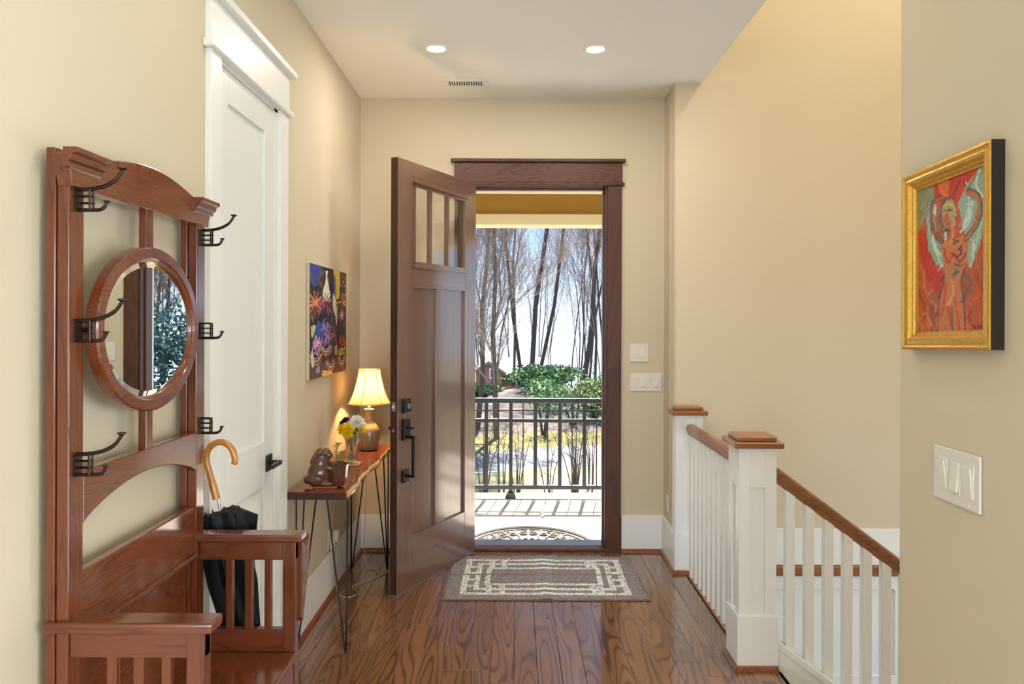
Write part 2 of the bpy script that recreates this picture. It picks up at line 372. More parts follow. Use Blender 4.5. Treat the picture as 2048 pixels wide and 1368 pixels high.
# baseboards with brown shoe moulding
BH = .243; BT = .015
def shoe_l(m, axis, a, b, at, sgn):
    """quarter-round shoe along axis x or y from a to b against face 'at', growing by sgn"""
    pts = [(at, 0), (at+sgn*.018, 0), (at+sgn*.016, .010), (at+sgn*.010, .018), (at, .022)]
    if axis == 'y': m.prism(pts, 'y', a, b)
    else: m.prism(pts, 'x', a, b)
    return m
bl = sgroup('baseboard_left', (XL, 4.2, 0), 'white baseboard along the left wall under the console table')
B(XL, XL+BT, 3.352, YF, .0, BH).build('board', M['white'], bl, bev=.003)
shoe_l(MB(), 'y', 3.352, YF, XL+BT, 1).build('shoe_moulding', M['shoe'], bl)
bl2 = sgroup('baseboard_left_near', (XL, 1.5, 0), 'white baseboard along the left wall behind the hall tree')
B(XL, XL+BT, Y0, 2.495, 0, BH).build('board', M['white'], bl2, bev=.003)
bf = sgroup('baseboard_front', (0, YF, 0), 'white baseboard beside the front door')
B(OX1+.088, .99, YF-BT, YF, 0, BH).build('board', M['white'], bf, bev=.003)
B(XL+BT, OX0-.088, YF-BT, YF, 0, BH).build('board', M['white'], bf, bev=.003)
shoe_l(MB(), 'x', OX1+.088, .99-BT, YF-BT, -1).build('shoe_moulding', M['shoe'], bf)
shoe_l(MB(), 'x', XL+.03, OX0-.088, YF-BT, -1).build('shoe_moulding', M['shoe'], bf)
bj = sgroup('baseboard_jog', (.99, 4.85, 0), 'white baseboard on the wall corner beside the far newel post')
B(.99-BT, .99, YJ-.02, YF-BT, 0, BH).build('board', M['white'], bj, bev=.003)
shoe_l(MB(), 'y', YJ-.05, YF-BT, .99-BT, -1).build('shoe_moulding', M['shoe'], bj)
br = sgroup('baseboard_right', (XR, 1, 0), 'white baseboard under the framed painting')
B(XR-BT, XR, Y0, YR, 0, BH).build('board', M['white'], br, bev=.003)
shoe_l(MB(), 'y', Y0, YR, XR-BT, -1).build('shoe_moulding', M['shoe'], br)
# stairwell skirt: baseboard, oak nosing and white panelling below
bs = sgroup('baseboard_stairwell', (2.4, YJ, 0), 'white baseboard with oak nosing and panelling on the stairwell wall')
B(1.06, 4.5, YJ-BT, YJ, .023, .25).build('board', M['white'], bs, bev=.003)
B(1.06, 4.5, YJ-.035, YJ, -.042, .022).build('nosing', M['oakx'], bs, bev=.012, seg=3)
B(1.06, 4.5, YJ-.006, YJ, -2.9, -.042).build('panel', M['white'], bs)
B(1.06, 4.5, YJ-.018, YJ-.006, -.125, -.042).build('panel_rail', M['white'], bs, bev=.003)
B(1.06, 4.5, YJ-.018, YJ-.006, -.80, -.66).build('panel_rail', M['white'], bs, bev=.003)
B(1.06, 4.5, YJ-.018, YJ-.006, -2.9, -2.7).build('panel_rail', M['white'], bs, bev=.003)
for sx in (1.06, 1.70, 2.36, 3.02, 3.68, 4.34):
    B(sx, sx+.10, YJ-.018, YJ-.006, -.66, -.125).build('panel_stile', M['white'], bs, bev=.003)
# ---------------------------------------------------------------- front door casing (stained)
tr = sgroup('trim_1', (0, YF, 0), 'dark stained wood casing around the front door')
for a, b in ((OX1-.008, OX1+.083), (OX0-.083, OX0+.008)):
    B(a, b, YF-.022, YF, .243, 2.432).build('side_casing', M['casing'], tr, bev=.002)
    B(a-.002, b+.002, YF-.026, YF, 0, .243).build('plinth', M['casing'], tr, bev=.002)
B(OX0-.1, OX1+.1, YF-.036, YF, 2.432, 2.455).build('fillet', M['casingx'], tr, bev=.006)
B(OX0-.085, OX1+.085, YF-.024, YF, 2.455, 2.585).build('header', M['casingx'], tr, bev=.002)
B(OX0-.107, OX1+.107, YF-.045, YF, 2.585, 2.608).build('cap', M['casingx'], tr, bev=.006)
for s, a in ((1, OX1), (-1, OX0)):
    B(min(a, a-s*.022), max(a, a-s*.022), YF, YF+.16, 0, OZ).build('jamb', M['casing'], tr, bev=.001)
    B(min(a-s*.022, a-s*.034), max(a-s*.022, a-s*.034), YF+.05, YF+.10, 0, OZ-.022).build('door_stop', M['casing'], tr, bev=.001)
B(OX0, OX1, YF, YF+.16, OZ-.022, OZ).build('head_jamb', M['casingx'], tr)
B(OX0+.022, OX1-.022, YF+.05, YF+.10, OZ-.034, OZ-.022).build('door_stop', M['casingx'], tr)
th = sgroup('trim_2', (0, YF, 0), 'metal and wood threshold under the front door')
B(OX0+.022, OX1-.022, YF-.02, YF+.07, 0, .022).build('sill', M['casingx'], th, bev=.005)
B(OX0+.022, OX1-.022, YF+.07, YF+.20, -.02, .020).build('metal_sill', M['steel'], th, bev=.004)
for zz in (.30, .95, 1.55, 2.2):
    B(OX0+.018, OX0+.024, YF+.0, YF+.045, zz-.05, zz+.05).build('hinge', M['blackh'], tr)
B(OX1-.0245, OX1-.0205, YF+.005, YF+.04, .89, .97).build('strike_plate', M['blackh'], tr)
# ---------------------------------------------------------------- front door leaf (local: x from hinge to latch, y = thickness behind face, z up)
W, H, T = .893, 2.425, .045
dr = sgroup('door_1', (-.262, 4.945, .010), 'tall brown craftsman front door standing open', math.atan2(-.9, -.436))
# local +x runs along u=(-.436,-.9); the seen face looks along local +y = (.9,-.436)
S0, S1 = .140, .157
def dl(mb, name, mat, par=None, bev=.0025, **k): return mb.build(name, mat, par or dr, local=True, bev=bev, **k)
dl(B(0, S0, -T, 0, 0, H), 'stile', M['door']); st = dl(B(W-S1, W, -T, 0, 0, H), 'stile', M['door'])
dl(B(W, W+.0015, -T, 0, 0, H), 'latch_edge', M['dooredge'], bev=0)
a, b = S0, W-S1
dl(B(a, b, -T, 0, 2.305, H), 'top_rail', M['doorx']); dl(B(a, b, -T, 0, 1.712, 1.842), 'lock_rail', M['doorx']); dl(B(a, b, -T, 0, 0, .296), 'bottom_rail', M['doorx'])
mw = .115; mc = (a+b)/2
dl(B(mc-mw/2, mc+mw/2, -T, 0, .296, 1.712), 'mullion', M['door'])
for p, q in ((a, mc-mw/2), (mc+mw/2, b)):
    dl(B(p, q, -T+.014, -.016, .296, 1.712), 'panel', M['door'], bev=0)
# glazing: moulding, two muntins, three panes
g0, g1 = 1.842, 2.305
mo = MB().box(a, a+.016, -.012, .006, g0, g1).box(b-.016, b, -.012, .006, g0, g1).box(a, b, -.012, .006, g0, g0+.018).box(a, b, -.012, .006, g1-.018, g1)
dl(mo, 'glazing_bead', M['doorx'])
dl(B(a-.012, b+.012, -.004, .022, g1, g1+.02), 'drip_ledge', M['doorx']); dl(B(a-.008, b+.008, -.004, .014, g0-.016, g0+.002), 'drip_ledge', M['doorx'])
for k in (1, 2):
    xm = a+(b-a)*k/3; dl(B(xm-.009, xm+.009, -T+.01, -.006, g0, g1), 'muntin', M['door'])
for k in range(3): dl(B(a+(b-a)*k/3, a+(b-a)*(k+1)/3, -.026, -.022, g0, g1), 'pane', M['glass'], bev=0)
dl(B(.0, W, -T+.003, -.003, -.008, 0), 'door_sweep', plain('sweep_grey', (128, 126, 134), .4), bev=0)
# hardware
hx = W-.072
db = dl(B(hx-.032, hx+.032, 0, .024, 1.005, 1.083), 'deadbolt', M['blackh'], bev=.003)
dl(MB().tube([(hx, .022, 1.044), (hx, .030, 1.044)], .016, 16), 'keyhole', M['steel'], db, bev=0)
hp = dl(B(hx-.032, hx+.032, 0, .02, .852, .968), 'handle_plate', M['blackh'], bev=.003)
dl(B(hx-.012, hx+.012, .02, .062, .916, .926), 'thumb_latch', M['black'], hp)
gp = MB().box(hx-.008, hx+.008, .0, .066, .862, .878).box(hx-.008, hx+.008, .052, .066, .645, .878).box(hx-.008, hx+.008, 0, .066, .645, .661)
dl(gp, 'grip', M['black']); dl(B(hx-.03, hx+.03, 0, .016, .616, .686), 'lower_plate', M['blackh'], bev=.003)
dl(B(W, W+.003, -.035, -.011, 1.018, 1.07), 'bolt_plate', M['steel'], bev=0); dl(B(W, W+.006, -.03, -.016, 1.036, 1.052), 'dead_latch', M['rocker'], bev=0)
lv = dl(MB().tube([(hx, -T, .912), (hx, -T-.05, .912)], .011, 12), 'inside_lever', M['black'], bev=0)
dl(B(hx-.09, hx+.012, -T-.058, -T-.044, .904, .920), 'lever_arm', M['black'], lv)
dl(MB().tube([(W+.001, -.022, .912), (W+.008, -.022, .912)], .009, 10), 'latch_bolt', M['steel'], bev=0)
# ---------------------------------------------------------------- closet door on the left wall
c2 = sgroup('trim_3', (XL, 2.9, 0), 'white craftsman casing around the closet door')
for y0, y1 in ((2.497, 2.588), (3.215+.03, 3.215+.132)):
    B(XL, XL+.022, y0, y1, .243, 2.435).build('side_casing', M['white'], c2, bev=.002)
    B(XL, XL+.026, y0-.002, y1+.002, 0, .243).build('plinth', M['white'], c2, bev=.002)
B(XL, XL+.04, 2.475, 3.372, 2.435, 2.462).build('fillet', M['white'], c2, bev=.005)
B(XL, XL+.024, 2.495, 3.352, 2.462, 2.612).build('header', M['white'], c2, bev=.002)
B(XL, XL+.052, 2.465, 3.382, 2.612, 2.640).build('cap', M['white'], c2, bev=.004)
B(XL-.12, XL+.004, 3.2, 3.245, 0, 2.435).build('jamb', M['white'], c2); B(XL-.12, XL+.004, 2.588, 2.594, 0, 2.435).build('jamb', M['white'], c2)
B(XL-.12, XL+.004, 2.588, 3.245, 2.424, 2.436).build('head_jamb', M['white'], c2)
d2 = sgroup('door_2', (XL, 2.9, 0), 'tall white two panel closet door on the left wall')
f = XL+.004; y0, y1 = 2.596, 3.198; k0, k1 = 2.692, 3.085
def cl(*q, name, bev=.003): return B(*q).build(name, M['doorwhite'], d2, bev=bev)
cl(f-.035, f, y0, k0, .01, 2.42, name='stile'); cl(f-.035, f, k1, y1, .01, 2.42, name='stile')
cl(f-.035, f, k0, k1, 2.305, 2.42, name='top_rail'); cl(f-.035, f, k0, k1, .845, 1.03, name='lock_rail'); cl(f-.035, f, k0, k1, .01, .245, name='bottom_rail')
for z0, z1 in ((1.03, 2.305), (.245, .845)): cl(f-.03, f-.013, k0, k1, z0, z1, name='panel', bev=0)
for zc in (2.19, 1.63, .99, .3): MB().tube([(f+.003, y0-.001, zc-.045), (f+.003, y0-.001, zc+.045)], .0048, 8).build('hinge', M['black'], d2)
hd = MB().box(f, f+.008, 3.105, 3.17, .90, .968).build('lever_rose', M['blackh'], d2, bev=.002)
MB().tube([(f+.006, 3.137, .934), (f+.05, 3.137, .934)], .011, 12).build('lever_neck', M['blackh'], hd)
B(f+.042, f+.056, 3.03, 3.150, .926, .943).build('lever_arm', M['blackh'], hd, bev=.002)
# ---------------------------------------------------------------- ceiling fittings
yfar = 1.494*F/(CY-96)
for (xc, yc, label) in ((-.437, yfar, 'round recessed ceiling light on the closet door side'), (.43, yfar, 'round recessed ceiling light on the stair side'), (-.437, 2.2, 'round recessed ceiling light above the hall tree'), (.43, 2.2, 'round recessed ceiling light above the framed painting')):
    rl = thing('recessed_light', (xc, yc, ZC), label, 'ceiling light', 'recessed ceiling lights')
    MB().lathe([(.066, 0), (.066, -.006), (.060, -.010), (.050, -.008), (.048, 0)], (xc, yc, ZC), 40).build('trim_ring', M['white'], rl, smooth=True)
    MB().lathe([(.0001, -.012), (.03, -.011), (.049, -.006)], (xc, yc, ZC), 32, caps=False).build('lens', emit('downlight_lens', (1, .9, .68), 6), rl, smooth=True)
    light('AREA', 'downlight_lamp', (xc, yc, ZC-.02), 7 if yc > 3 else 2.5, (1, .92, .80), (0, 0, 0), shape='DISK', size=.09)
vx0, vx1 = px(883, 0, 1).x, px(976, 0, 1).x
vy = 1.494*F/(CY-166.5); v0, v1 = vx0*vy, vx1*vy
vt = thing('ceiling_vent', ((v0+v1)/2, vy, ZC), 'white slotted air register in the ceiling above the door', 'vent')
ya, yb = vy-.075, vy+.072
MB().box(v0, v1, ya, ya+.03, ZC-.006, ZC).box(v0, v1, yb-.03, yb, ZC-.006, ZC).box(v0, v0+.035, ya+.03, yb-.03, ZC-.006, ZC).box(v1-.035, v1, ya+.03, yb-.03, ZC-.006, ZC).build('register_frame', M['white'], vt, bev=.002)
B(v0+.035, v1-.035, ya+.03, yb-.03, ZC-.0015, ZC-.0005).build('duct_shade', plain('duct_shade_dark', (54, 44, 38), .8), vt)  # flat dark sheet, colour stands in for shade inside the duct
for k in range(15):
    xs = v0+.04+(v1-v0-.08)*k/14
    B(xs-.0035, xs+.0035, ya+.028, yb-.028, ZC-.006, ZC-.001).build('louver', M['white'], vt)
# ------------------------------------------------------------------ hall tree
ht = thing('hall_tree', (-.85, 1.98, 0), 'reddish oak hall tree bench with oval mirror and coat hooks', 'hall tree')
def hb(mb, name, mat, par=None, bev=.0025, **k): return mb.build(name, mat, par or ht, bev=bev, **k)
N0, N1, F0, F1 = 1.626, 1.682, 2.278, 2.334
for a, b in ((N0, N1), (F0, F1)):
    hb(MB().box(-1.018, -.9965, a-.002, b, 0, 1.90).box(-.9945, -.968, a, b, 0, 1.83), 'post', M['tree_z'])
def arch(y): # crest outline height
    t = abs((y-1.98)/.30); 
    return 1.884+.044*(0 if t > 1 else (math.cos(t*math.pi)*.5+.5)**.55)
ys = [1.60+(2.36-1.60)*i/40 for i in range(41)]
crest = [(1.622, 1.815), (2.338, 1.815), (2.345, 1.84), (2.36, 1.866)]+[(y, arch(y)) for y in reversed(ys)]+[(1.60, 1.866), (1.615, 1.84)]
hb(MB().prism(crest, 'x', -.9915, -.958), 'crest_rail', M['tree_y'])
for a, b in ((1.585, 1.722), (2.225, 2.352)):
    pr = [(-.958, 1.850), (-.950, 1.852), (-.948, 1.862), (-.941, 1.866), (-.938, 1.878), (-.928, 1.882), (-.928, 1.892), (-.958, 1.892)]
    hb(MB().prism(pr, 'y', a, b), 'cornice_moulding', M['tree_y'], bev=0)
hb(B(-.992, -.970, 1.972, 2.009, 1.17, 1.83), 'center_stile', M['tree_z'])
ar = [(N1, 1.187)]+[(N1, 1.068)]+[(N1+(F0-N1)*i/24, 1.068+.062*math.sin(math.pi*i/24)**.75) for i in range(1, 24)]+[(F0, 1.068), (F0, 1.187)]
hb(MB().prism(ar, 'x', -.992, -.968), 'arched_rail', M['tree_y'])
hb(B(-.995, -.972, N1, F0, .818, .962), 'back_board', M['tree_y'])
hb(B(-.975, -.960, N1, F0, .806, .822), 'bead', M['tree_y'], bev=.004)
hb(B(-.995, -.984, N1, F0, .51, .806), 'back_panel', M['tree_y'], bev=0)
for a, b in ((N1, N1+.03), (F0-.03, F0)): hb(B(-.984, -.974, a, b, .51, .806), 'panel_stile', M['tree_z'])
# mirror: oval frame and bevelled glass
mc = (1.953, 1.5025); A0, B0 = .270, .2115
def ering(m, prof, n=72):
    base = len(m.v)
    for (da, xx) in prof:
        for k in range(n):
            t = 2*math.pi*k/n; m.v.append((xx, mc[0]+(A0-da)*math.cos(t), mc[1]+(B0-da)*math.sin(t)))
    for i in range(len(prof)-1):
        for k in range(n): m.f.append((base+i*n+k, base+i*n+(k+1) % n, base+(i+1)*n+(k+1) % n, base+(i+1)*n+k))
    return m
fr = ering(MB(), [(.004, -.968), (0, -.966), (0, -.942), (.004, -.938), (.028, -.938), (.030, -.941), (.031, -.944), (.036, -.946), (.036, -.955), (.03, -.968), (.004, -.968)]).build('mirror_frame', M['tree_y'], ht, smooth=True)
gl = MB(); ering(gl, [(.030, -.9535), (.052, -.9500)]); nn = 72
gl.f.append(tuple(range(nn, 2*nn))); gl.build('mirror_glass', M['mirror'], fr)
for yy in (mc[0]-A0-.002, mc[0]+A0+.002): MB().tube([(-.968, yy, mc[1]), (-.952, yy, mc[1])], .006, 10).build('pivot', M['bronze'], fr)
# arms
for sgn, (a0, a1) in ((1, (1.612, 1.680)), (-1, (2.286, 2.352))):
    am = (a0+a1)/2
    hb(B(-1.016, -.652, a0, a1, .848, .872), 'armrest', M['tree_x'], bev=.006, seg=3)
    hb(B(-.968, -.673, am-.014, am+.014, .790, .848), 'arm_rail', M['tree_x'])
    hb(B(-.968, -.712, am-.014, am+.014, .50, .577), 'arm_rail', M['tree_x'])
    hb(B(-.712, -.673, am-.019, am+.019, 0, .848), 'front_leg', M['tree_z'])
    for x0, x1 in ((-.890, -.868), (-.832, -.808), (-.771, -.750)):
        hb(B(x0, x1, am-.009, am+.009, .57, .795), 'slat', M['tree_z'])
    hb(B(-.968, -.712, am-.012, am+.012, .12, .20), 'stretcher', M['tree_x'])
hb(B(-.994, -.662, 1.663, 2.300, .487, .512), 'seat', M['tree_y'], bev=.010, seg=4)
hb(B(-.695, -.676, 1.665, 2.299, .14, .487), 'apron', M['tree_y'])
hb(B(-.994, -.98, 1.682, 2.278, .14, .487), 'back_apron', M['tree_y'])
hb(B(-.98, -.695, 1.665, 2.299, .14, .155), 'box_bottom', M['tree_y'])
hl = [(2.340, .60), (2.340, .838), (2.358, .826), (2.375, .812), (2.398, .812), (2.412, .822), (2.424, .840), (2.426, .79), (2.39, .68), (2.35, .585)]
hb(MB().prism(hl, 'x', -.680, -.662), 'umbrella_bracket', M['tree_z'])
# coat hooks
def hook(y, zt, upper=True):
    zb = zt-.045; h = MB()
    h.box(-.968, -.9635, y-.013, y+.013, zb-.003, zt+.003)
    for s in (-1, 1):
        h.tube([(-.965, y+s*.007, zt), (-.936, y+s*.007, zt)], .0028, 6).tube([(-.936, y+s*.007, zt), (-.936, y+s*.007, zb)], .0026, 6)
        for k in (1, 2): h.tube([(-.965, y+s*.007, zb+.015*k), (-.933, y+s*.007, zb+.015*k)], .0018, 6)
    h.tube([(-.936, y-.007, zt), (-.936, y+.007, zt)], .0026, 6)
    pl = [(-.965, y, zb), (-.925, y, zb), (-.912, y, zb+.003), (-.906, y, zb+.010), (-.903, y, zb+.017)]
    h.tube(catmull(pl, 4), [.0042]*9+[.0038]*8, 8)
    h.lathe([(.0038, 0), (.0068, .003), (.0068, .005), (.001, .0065)], (-.903, y, zb+.016), 10)
    if upper:
        pu = [(-.966, y, zt), (-.940, y, zt+.001), (-.910, y, zt+.007), (-.885, y, zt+.020), (-.872, y, zt+.036), (-.868, y, zt+.044)]
        h.tube(catmull(pu, 5), [.0046]*16+[.004]*10, 8)
        h.lathe([(.004, 0), (.0095, .004), (.0095, .006), (.001, .008)], (-.868, y, zt+.042), 12)
    return h.build('coat_hook', M['bronze'], ht, smooth=False)
for z, up in ((1.813, 1), (1.524, 1), (1.229, 1)): hook(1.655, z, True)
for z, up in ((1.803, True), (1.517, False), (1.225, False)): hook(2.308, z, up)
# ------------------------------------------------------------------ umbrella standing behind the far arm
yu = 2.44
top = px(437, 1000, yu); tip = Vector((-.80, yu+.02, .03)); ax = (tip-top).normalized()
um = thing('umbrella', (tip.x, tip.y, 0), 'folded black umbrella with curved wooden handle leaning beside hall tree', 'umbrella')
hp_ = [px(434, 1000, yu), px(424, 962, yu), px(414, 925, yu), px(416, 905, yu), px(427, 891, yu), px(443, 886, yu), px(459, 893, yu), px(468, 908, yu), px(471, 922, yu), px(469, 930, yu)]
hpp = catmull(hp_, 5); MB().tube(hpp, [.0125]*5+[.0105]*(len(hpp)-7)+[.0095]*2, 12).build('handle', M['bamboo'], um, smooth=True)
MB().tube([top+Vector((0, 0, .005)), tip], .005, 8).build('shaft', M['steel'], um)
can = MB(); n = 32; L = (tip-top).length; side = Vector((1, 0, 0)); side = (side-ax*side.dot(ax)).normalized(); oth = ax.cross(side)
prof = [(.045, .012), (.05, .050), (.07, .058), (.16, .062), (.3, .056), (.45, .046), (.6, .036), (.75, .026), (.88, .013), (.96, .006)]
base = len(can.v)
for t, r in prof:
    for k in range(n):
        a = 2*math.pi*k/n; rr = r*(1+.20*math.sin(a*8+t*9)+.06*math.sin(a*3)); rr *= (1.05 if t > .07 else 1)
        lift = -.03*max(0, math.cos(a))*(t < .12)*L
        can.v.append(tuple(top+ax*(t*L+lift*.4)+(side*math.cos(a)*1.15+oth*math.sin(a)*.75)*rr))
for i in range(len(prof)-1):
    for k in range(n): can.f.append((base+i*n+k, base+i*n+(k+1) % n, base+(i+1)*n+(k+1) % n, base+(i+1)*n+k))
can.build('canopy', M['nylon'], um, smooth=True)
fl_ = MB(); q0 = top+ax*.03+side*.035; q1 = top+ax*.075+side*.115; q2 = top+ax*.15+side*.095; q3 = top+ax*.24+side*.055; q4 = top+ax*.13+side*.03
fl_.add([q0-oth*.02, q1-oth*.012, q2-oth*.014, q3-oth*.02, q4-oth*.03, q0+oth*.012, q1-oth*.006, q2+oth*.0, q3+oth*.0, q4+oth*.0],
        [(0, 1, 2, 3, 4), (9, 8, 7, 6, 5), (0, 5, 6, 1), (1, 6, 7, 2), (2, 7, 8, 3), (3, 8, 9, 4), (4, 9, 5, 0)])
fl_.build('loose_fold', M['nylon'], um)
for k in range(8):
    a = 2*math.pi*k/8; p = top+ax*.05+(side*math.cos(a)*1.1+oth*math.sin(a)*.75)*.045
    MB().tube([p+ax*.02, p-ax*(.012+.006*random.random())], .0022, 6).build('rib_tip', M['black'], um)
# ------------------------------------------------------------------ console table with live edge
T0, T1 = 3.36, 4.655; ZTOP = .761; XB = -1.021; XE = -.752
ct = thing('console_table', (-.89, 4.0, 0), 'narrow live edge wood console table on black hairpin legs', 'table')
def edge(y): return XE+.006*math.sin(y*9.5)+.004*math.sin(y*23+1)-.006*math.sin((y-T0)/(T1-T0)*math.pi)
yy = [T0+(T1-T0)*i/40 for i in range(41)]
MB().prism([(XB, T0), ]+[(edge(y)-.004, y) for y in yy]+[(XB, T1)], 'z', ZTOP-.036, ZTOP).build('table_top', M['slab'], ct, bev=.002)
le = MB(); pr = [(-.004, 0), (.001, -.003), (.003, -.012), (-.003, -.026), (-.012, -.0365), (-.02, -.0365), (-.005, -.01)]
for i, y in enumerate(yy):
    for j, (dx, dz) in enumerate(pr): le.v.append((edge(y)+dx+.0025*math.sin(y*41+j*1.7), y, ZTOP+dz))
for i in range(40):
    for j in range(len(pr)): le.f.append((i*7+j, i*7+(j+1) % 7, i*7+7+(j+1) % 7, i*7+7+j))
le.f += [tuple(range(7)), tuple(range(40*7+6, 40*7-1, -1))]
le.build('live_edge', M['sap'], ct, smooth=True)
B(XB+.002, XE-.012, T0-.004, T0, ZTOP-.035, ZTOP-.002).build('end_grain', M['slabend'], ct, bev=.001)
def hairpin(bx, by, sx, sy):
    """bottom bend at (bx,by); the rods fan out towards the table centre (sx, sy signs)"""
    m = MB(); zt = ZTOP-.037; zb = .012
    tops = [(bx+sx*.090, by), (bx+sx*.012, by+sy*.085), (bx-sx*.004, by+sy*.006)]
    for (tx, ty) in tops:
        dirv = Vector((tx-bx, ty-by, 0)); o = dirv.normalized()*.004 if dirv.length > 1e-4 else Vector((0, 0, 0))
        m.tube([(tx, ty, zt), (bx+o.x, by+o.y, zb), (bx, by, .004)], .0041, 8)
    pl = MB().box(min(bx, bx+sx*.1)-.008, max(bx, bx+sx*.1)+.008, min(by, by+sy*.1)-.008, max(by, by+sy*.1)+.008, zt, ZTOP-.0362)
    l = m.build('leg', M['black'], ct, smooth=True); pl.build('mount_plate', M['black'], l)
hairpin(-.772, 3.437, -1, 1); hairpin(-1.000, 3.44, 1, 1); hairpin(-1.000, 4.60, 1, -1); hairpin(-.780, 4.60, -1, -1)
# ------------------------------------------------------------------ table lamp
lx, ly = -.870, 4.47; LZ = ZTOP+.0005
lp = thing('table_lamp', (lx, ly, LZ), 'glowing table lamp with tan ceramic jug base and cream bell shade', 'lamp')
cer = plain('lamp_ceramic', (196, 150, 92), .22, var=.25, vscale=14, coat=.6)
t = cer.node_tree; b = t.nodes['Principled BSDF']; tcx = t.nodes.new('ShaderNodeTexCoord'); sx = t.nodes.new('ShaderNodeSeparateXYZ'); r = t.nodes.new('ShaderNodeValToRGB')
mpm = t.nodes.new('ShaderNodeMapRange'); mpm.inputs[1].default_value = 0; mpm.inputs[2].default_value = .25
t.links.new(tcx.outputs['Object'], sx.inputs[0]); t.links.new(sx.outputs['Z'], mpm.inputs[0]); t.links.new(mpm.outputs[0], r.inputs[0])
e = r.color_ramp.elements; e[0].color = rgba((108, 98, 82)); e[1].color = rgba((188, 158, 108)); e[1].position = .75
t.links.new(r.outputs[0], b.inputs['Base Color'])
MB().lathe([(.04, 0), (.048, .004), (.057, .035), (.063, .075), (.064, .10), (.060, .125), (.048, .148), (.032, .164), (.0245, .176), (.0255, .181), (.023, .186), (.022, .20), (.023, .222), (.030, .238), (.031, .243), (.022, .248), (.0, .249)], (lx, ly, LZ), 48).build('jug_base', cer, lp, smooth=True)
ht0 = .249
MB().lathe([(.012, ht0), (.014, ht0+.008), (.009, ht0+.014), (.011, ht0+.05), (.008, ht0+.06), (.0, ht0+.06)], (lx, ly, LZ), 20).build('socket', plain('brass', (196, 150, 80), .3, metal=.8), lp, smooth=True)
lpr = catmull([(.127, 0, .278), (.120, 0, .285), (.104, 0, .315), (.089, 0, .355), (.077, 0, .40), (.068, 0, .44), (.063, 0, .478)], 4)
sh = MB(); n = 48; base = 0
for q in lpr:
    for k in range(n):
        a = 2*math.pi*k/n; seg = (a % (math.pi/3))-math.pi/6
        rr = q.x*(.975+.025*(1-abs(math.cos(seg*3)))); sh.v.append((lx+rr*math.cos(a), ly+rr*math.sin(a), LZ+q.z))
for i in range(len(lpr)-1):
    for k in range(n): sh.f.append((i*n+k, i*n+(k+1) % n, (i+1)*n+(k+1) % n, (i+1)*n+k))
sho = sh.build('lamp_shade', translucent('shade_silk', (250, 214, 148), frac=.55), lp, smooth=True)
ribm = plain('shade_rib', (196, 158, 104), .8)
for k in range(6):
    a = 2*math.pi*k/6+.32; MB().tube([(lx+q.x*1.003*math.cos(a), ly+q.x*1.003*math.sin(a), LZ+q.z) for q in lpr], .0022, 6).build('shade_rib', ribm, sho)
for rr, zz in ((.127, .278), (.063, .478)): MB().tube([(lx+rr*math.cos(2*math.pi*k/40), ly+rr*math.sin(2*math.pi*k/40), LZ+zz) for k in range(40)], .003, 6, closed=True).build('shade_trim', plain('shade_trim', (238, 214, 160), .8), sho)
MB().lathe([(.0, .335), (.014, .342), (.024, .365), (.026, .385), (.018, .405), (.0, .412)], (lx, ly, LZ), 20).build('bulb', emit('bulb_glow', (1, .74, .38), 30), lp, smooth=True)
light('POINT', 'table_lamp_bulb', (lx, ly, LZ+.375), 115, (1, .62, .27), shadow_soft_size=.028)
cord = [(lx-.04, ly+.05, LZ+.012), (lx-.05, ly+.165, LZ+.010), (lx-.05, ly+.2, LZ-.05), (lx-.06, ly+.2, .35), (-.93, 4.66, .05), (-.86, 4.60, .006), (-.80, 4.52, .006), (-.77, 4.58, .006), (-.80, 4.50, .006), (-.89, 4.36, .006), (-.93, 4.30, .006), (-.88, 4.20, .006), (-.91, 4.13, .006), (-.97, 4.16, .007), (-1.003, 4.22, .028), (-1.010, 4.24, .12), (-1.008, 4.25, .24), (-1.006, 4.235, .295), (-1.008, 4.225, .30)]
MB().tube(catmull(cord, 8), .0028, 6).build('power_cord', plain('clear_cord', (196, 178, 160), .3), lp, smooth=True)
# wall outlet with a round plug-in
yo, zo = 4.19, .312
ol = thing('wall_outlet', (XL+.002, yo, zo), 'white wall outlet with a plug-in under the console table', 'outlet')
B(XL, XL+.006, yo-.036, yo+.036, zo-.058, zo+.058).build('cover_plate', M['plate'], ol, bev=.002)
MB().box(XL+.006, XL+.009, yo-.017, yo+.017, zo-.04, zo-.008).box(XL+.006, XL+.009, yo-.017, yo+.017, zo+.008, zo+.04).build('receptacle', M['rocker'], ol, bev=.001)
pg = thing('plug_adapter', (XL+.0095, yo+.03, zo-.005), 'round white plug-in adapter in the outlet under the table', 'plug')
MB().box(XL+.0095, XL+.03, yo-.03, yo+.026, zo-.055, zo+.02).build('plug_body', plain('ivory', (226, 214, 180), .4), pg, bev=.005, seg=3)
MB().tube([(XL+.012, yo+.05, zo), (XL+.04, yo+.05, zo)], .036, 24).build('round_cap', M['rocker'], pg, bev=.004)
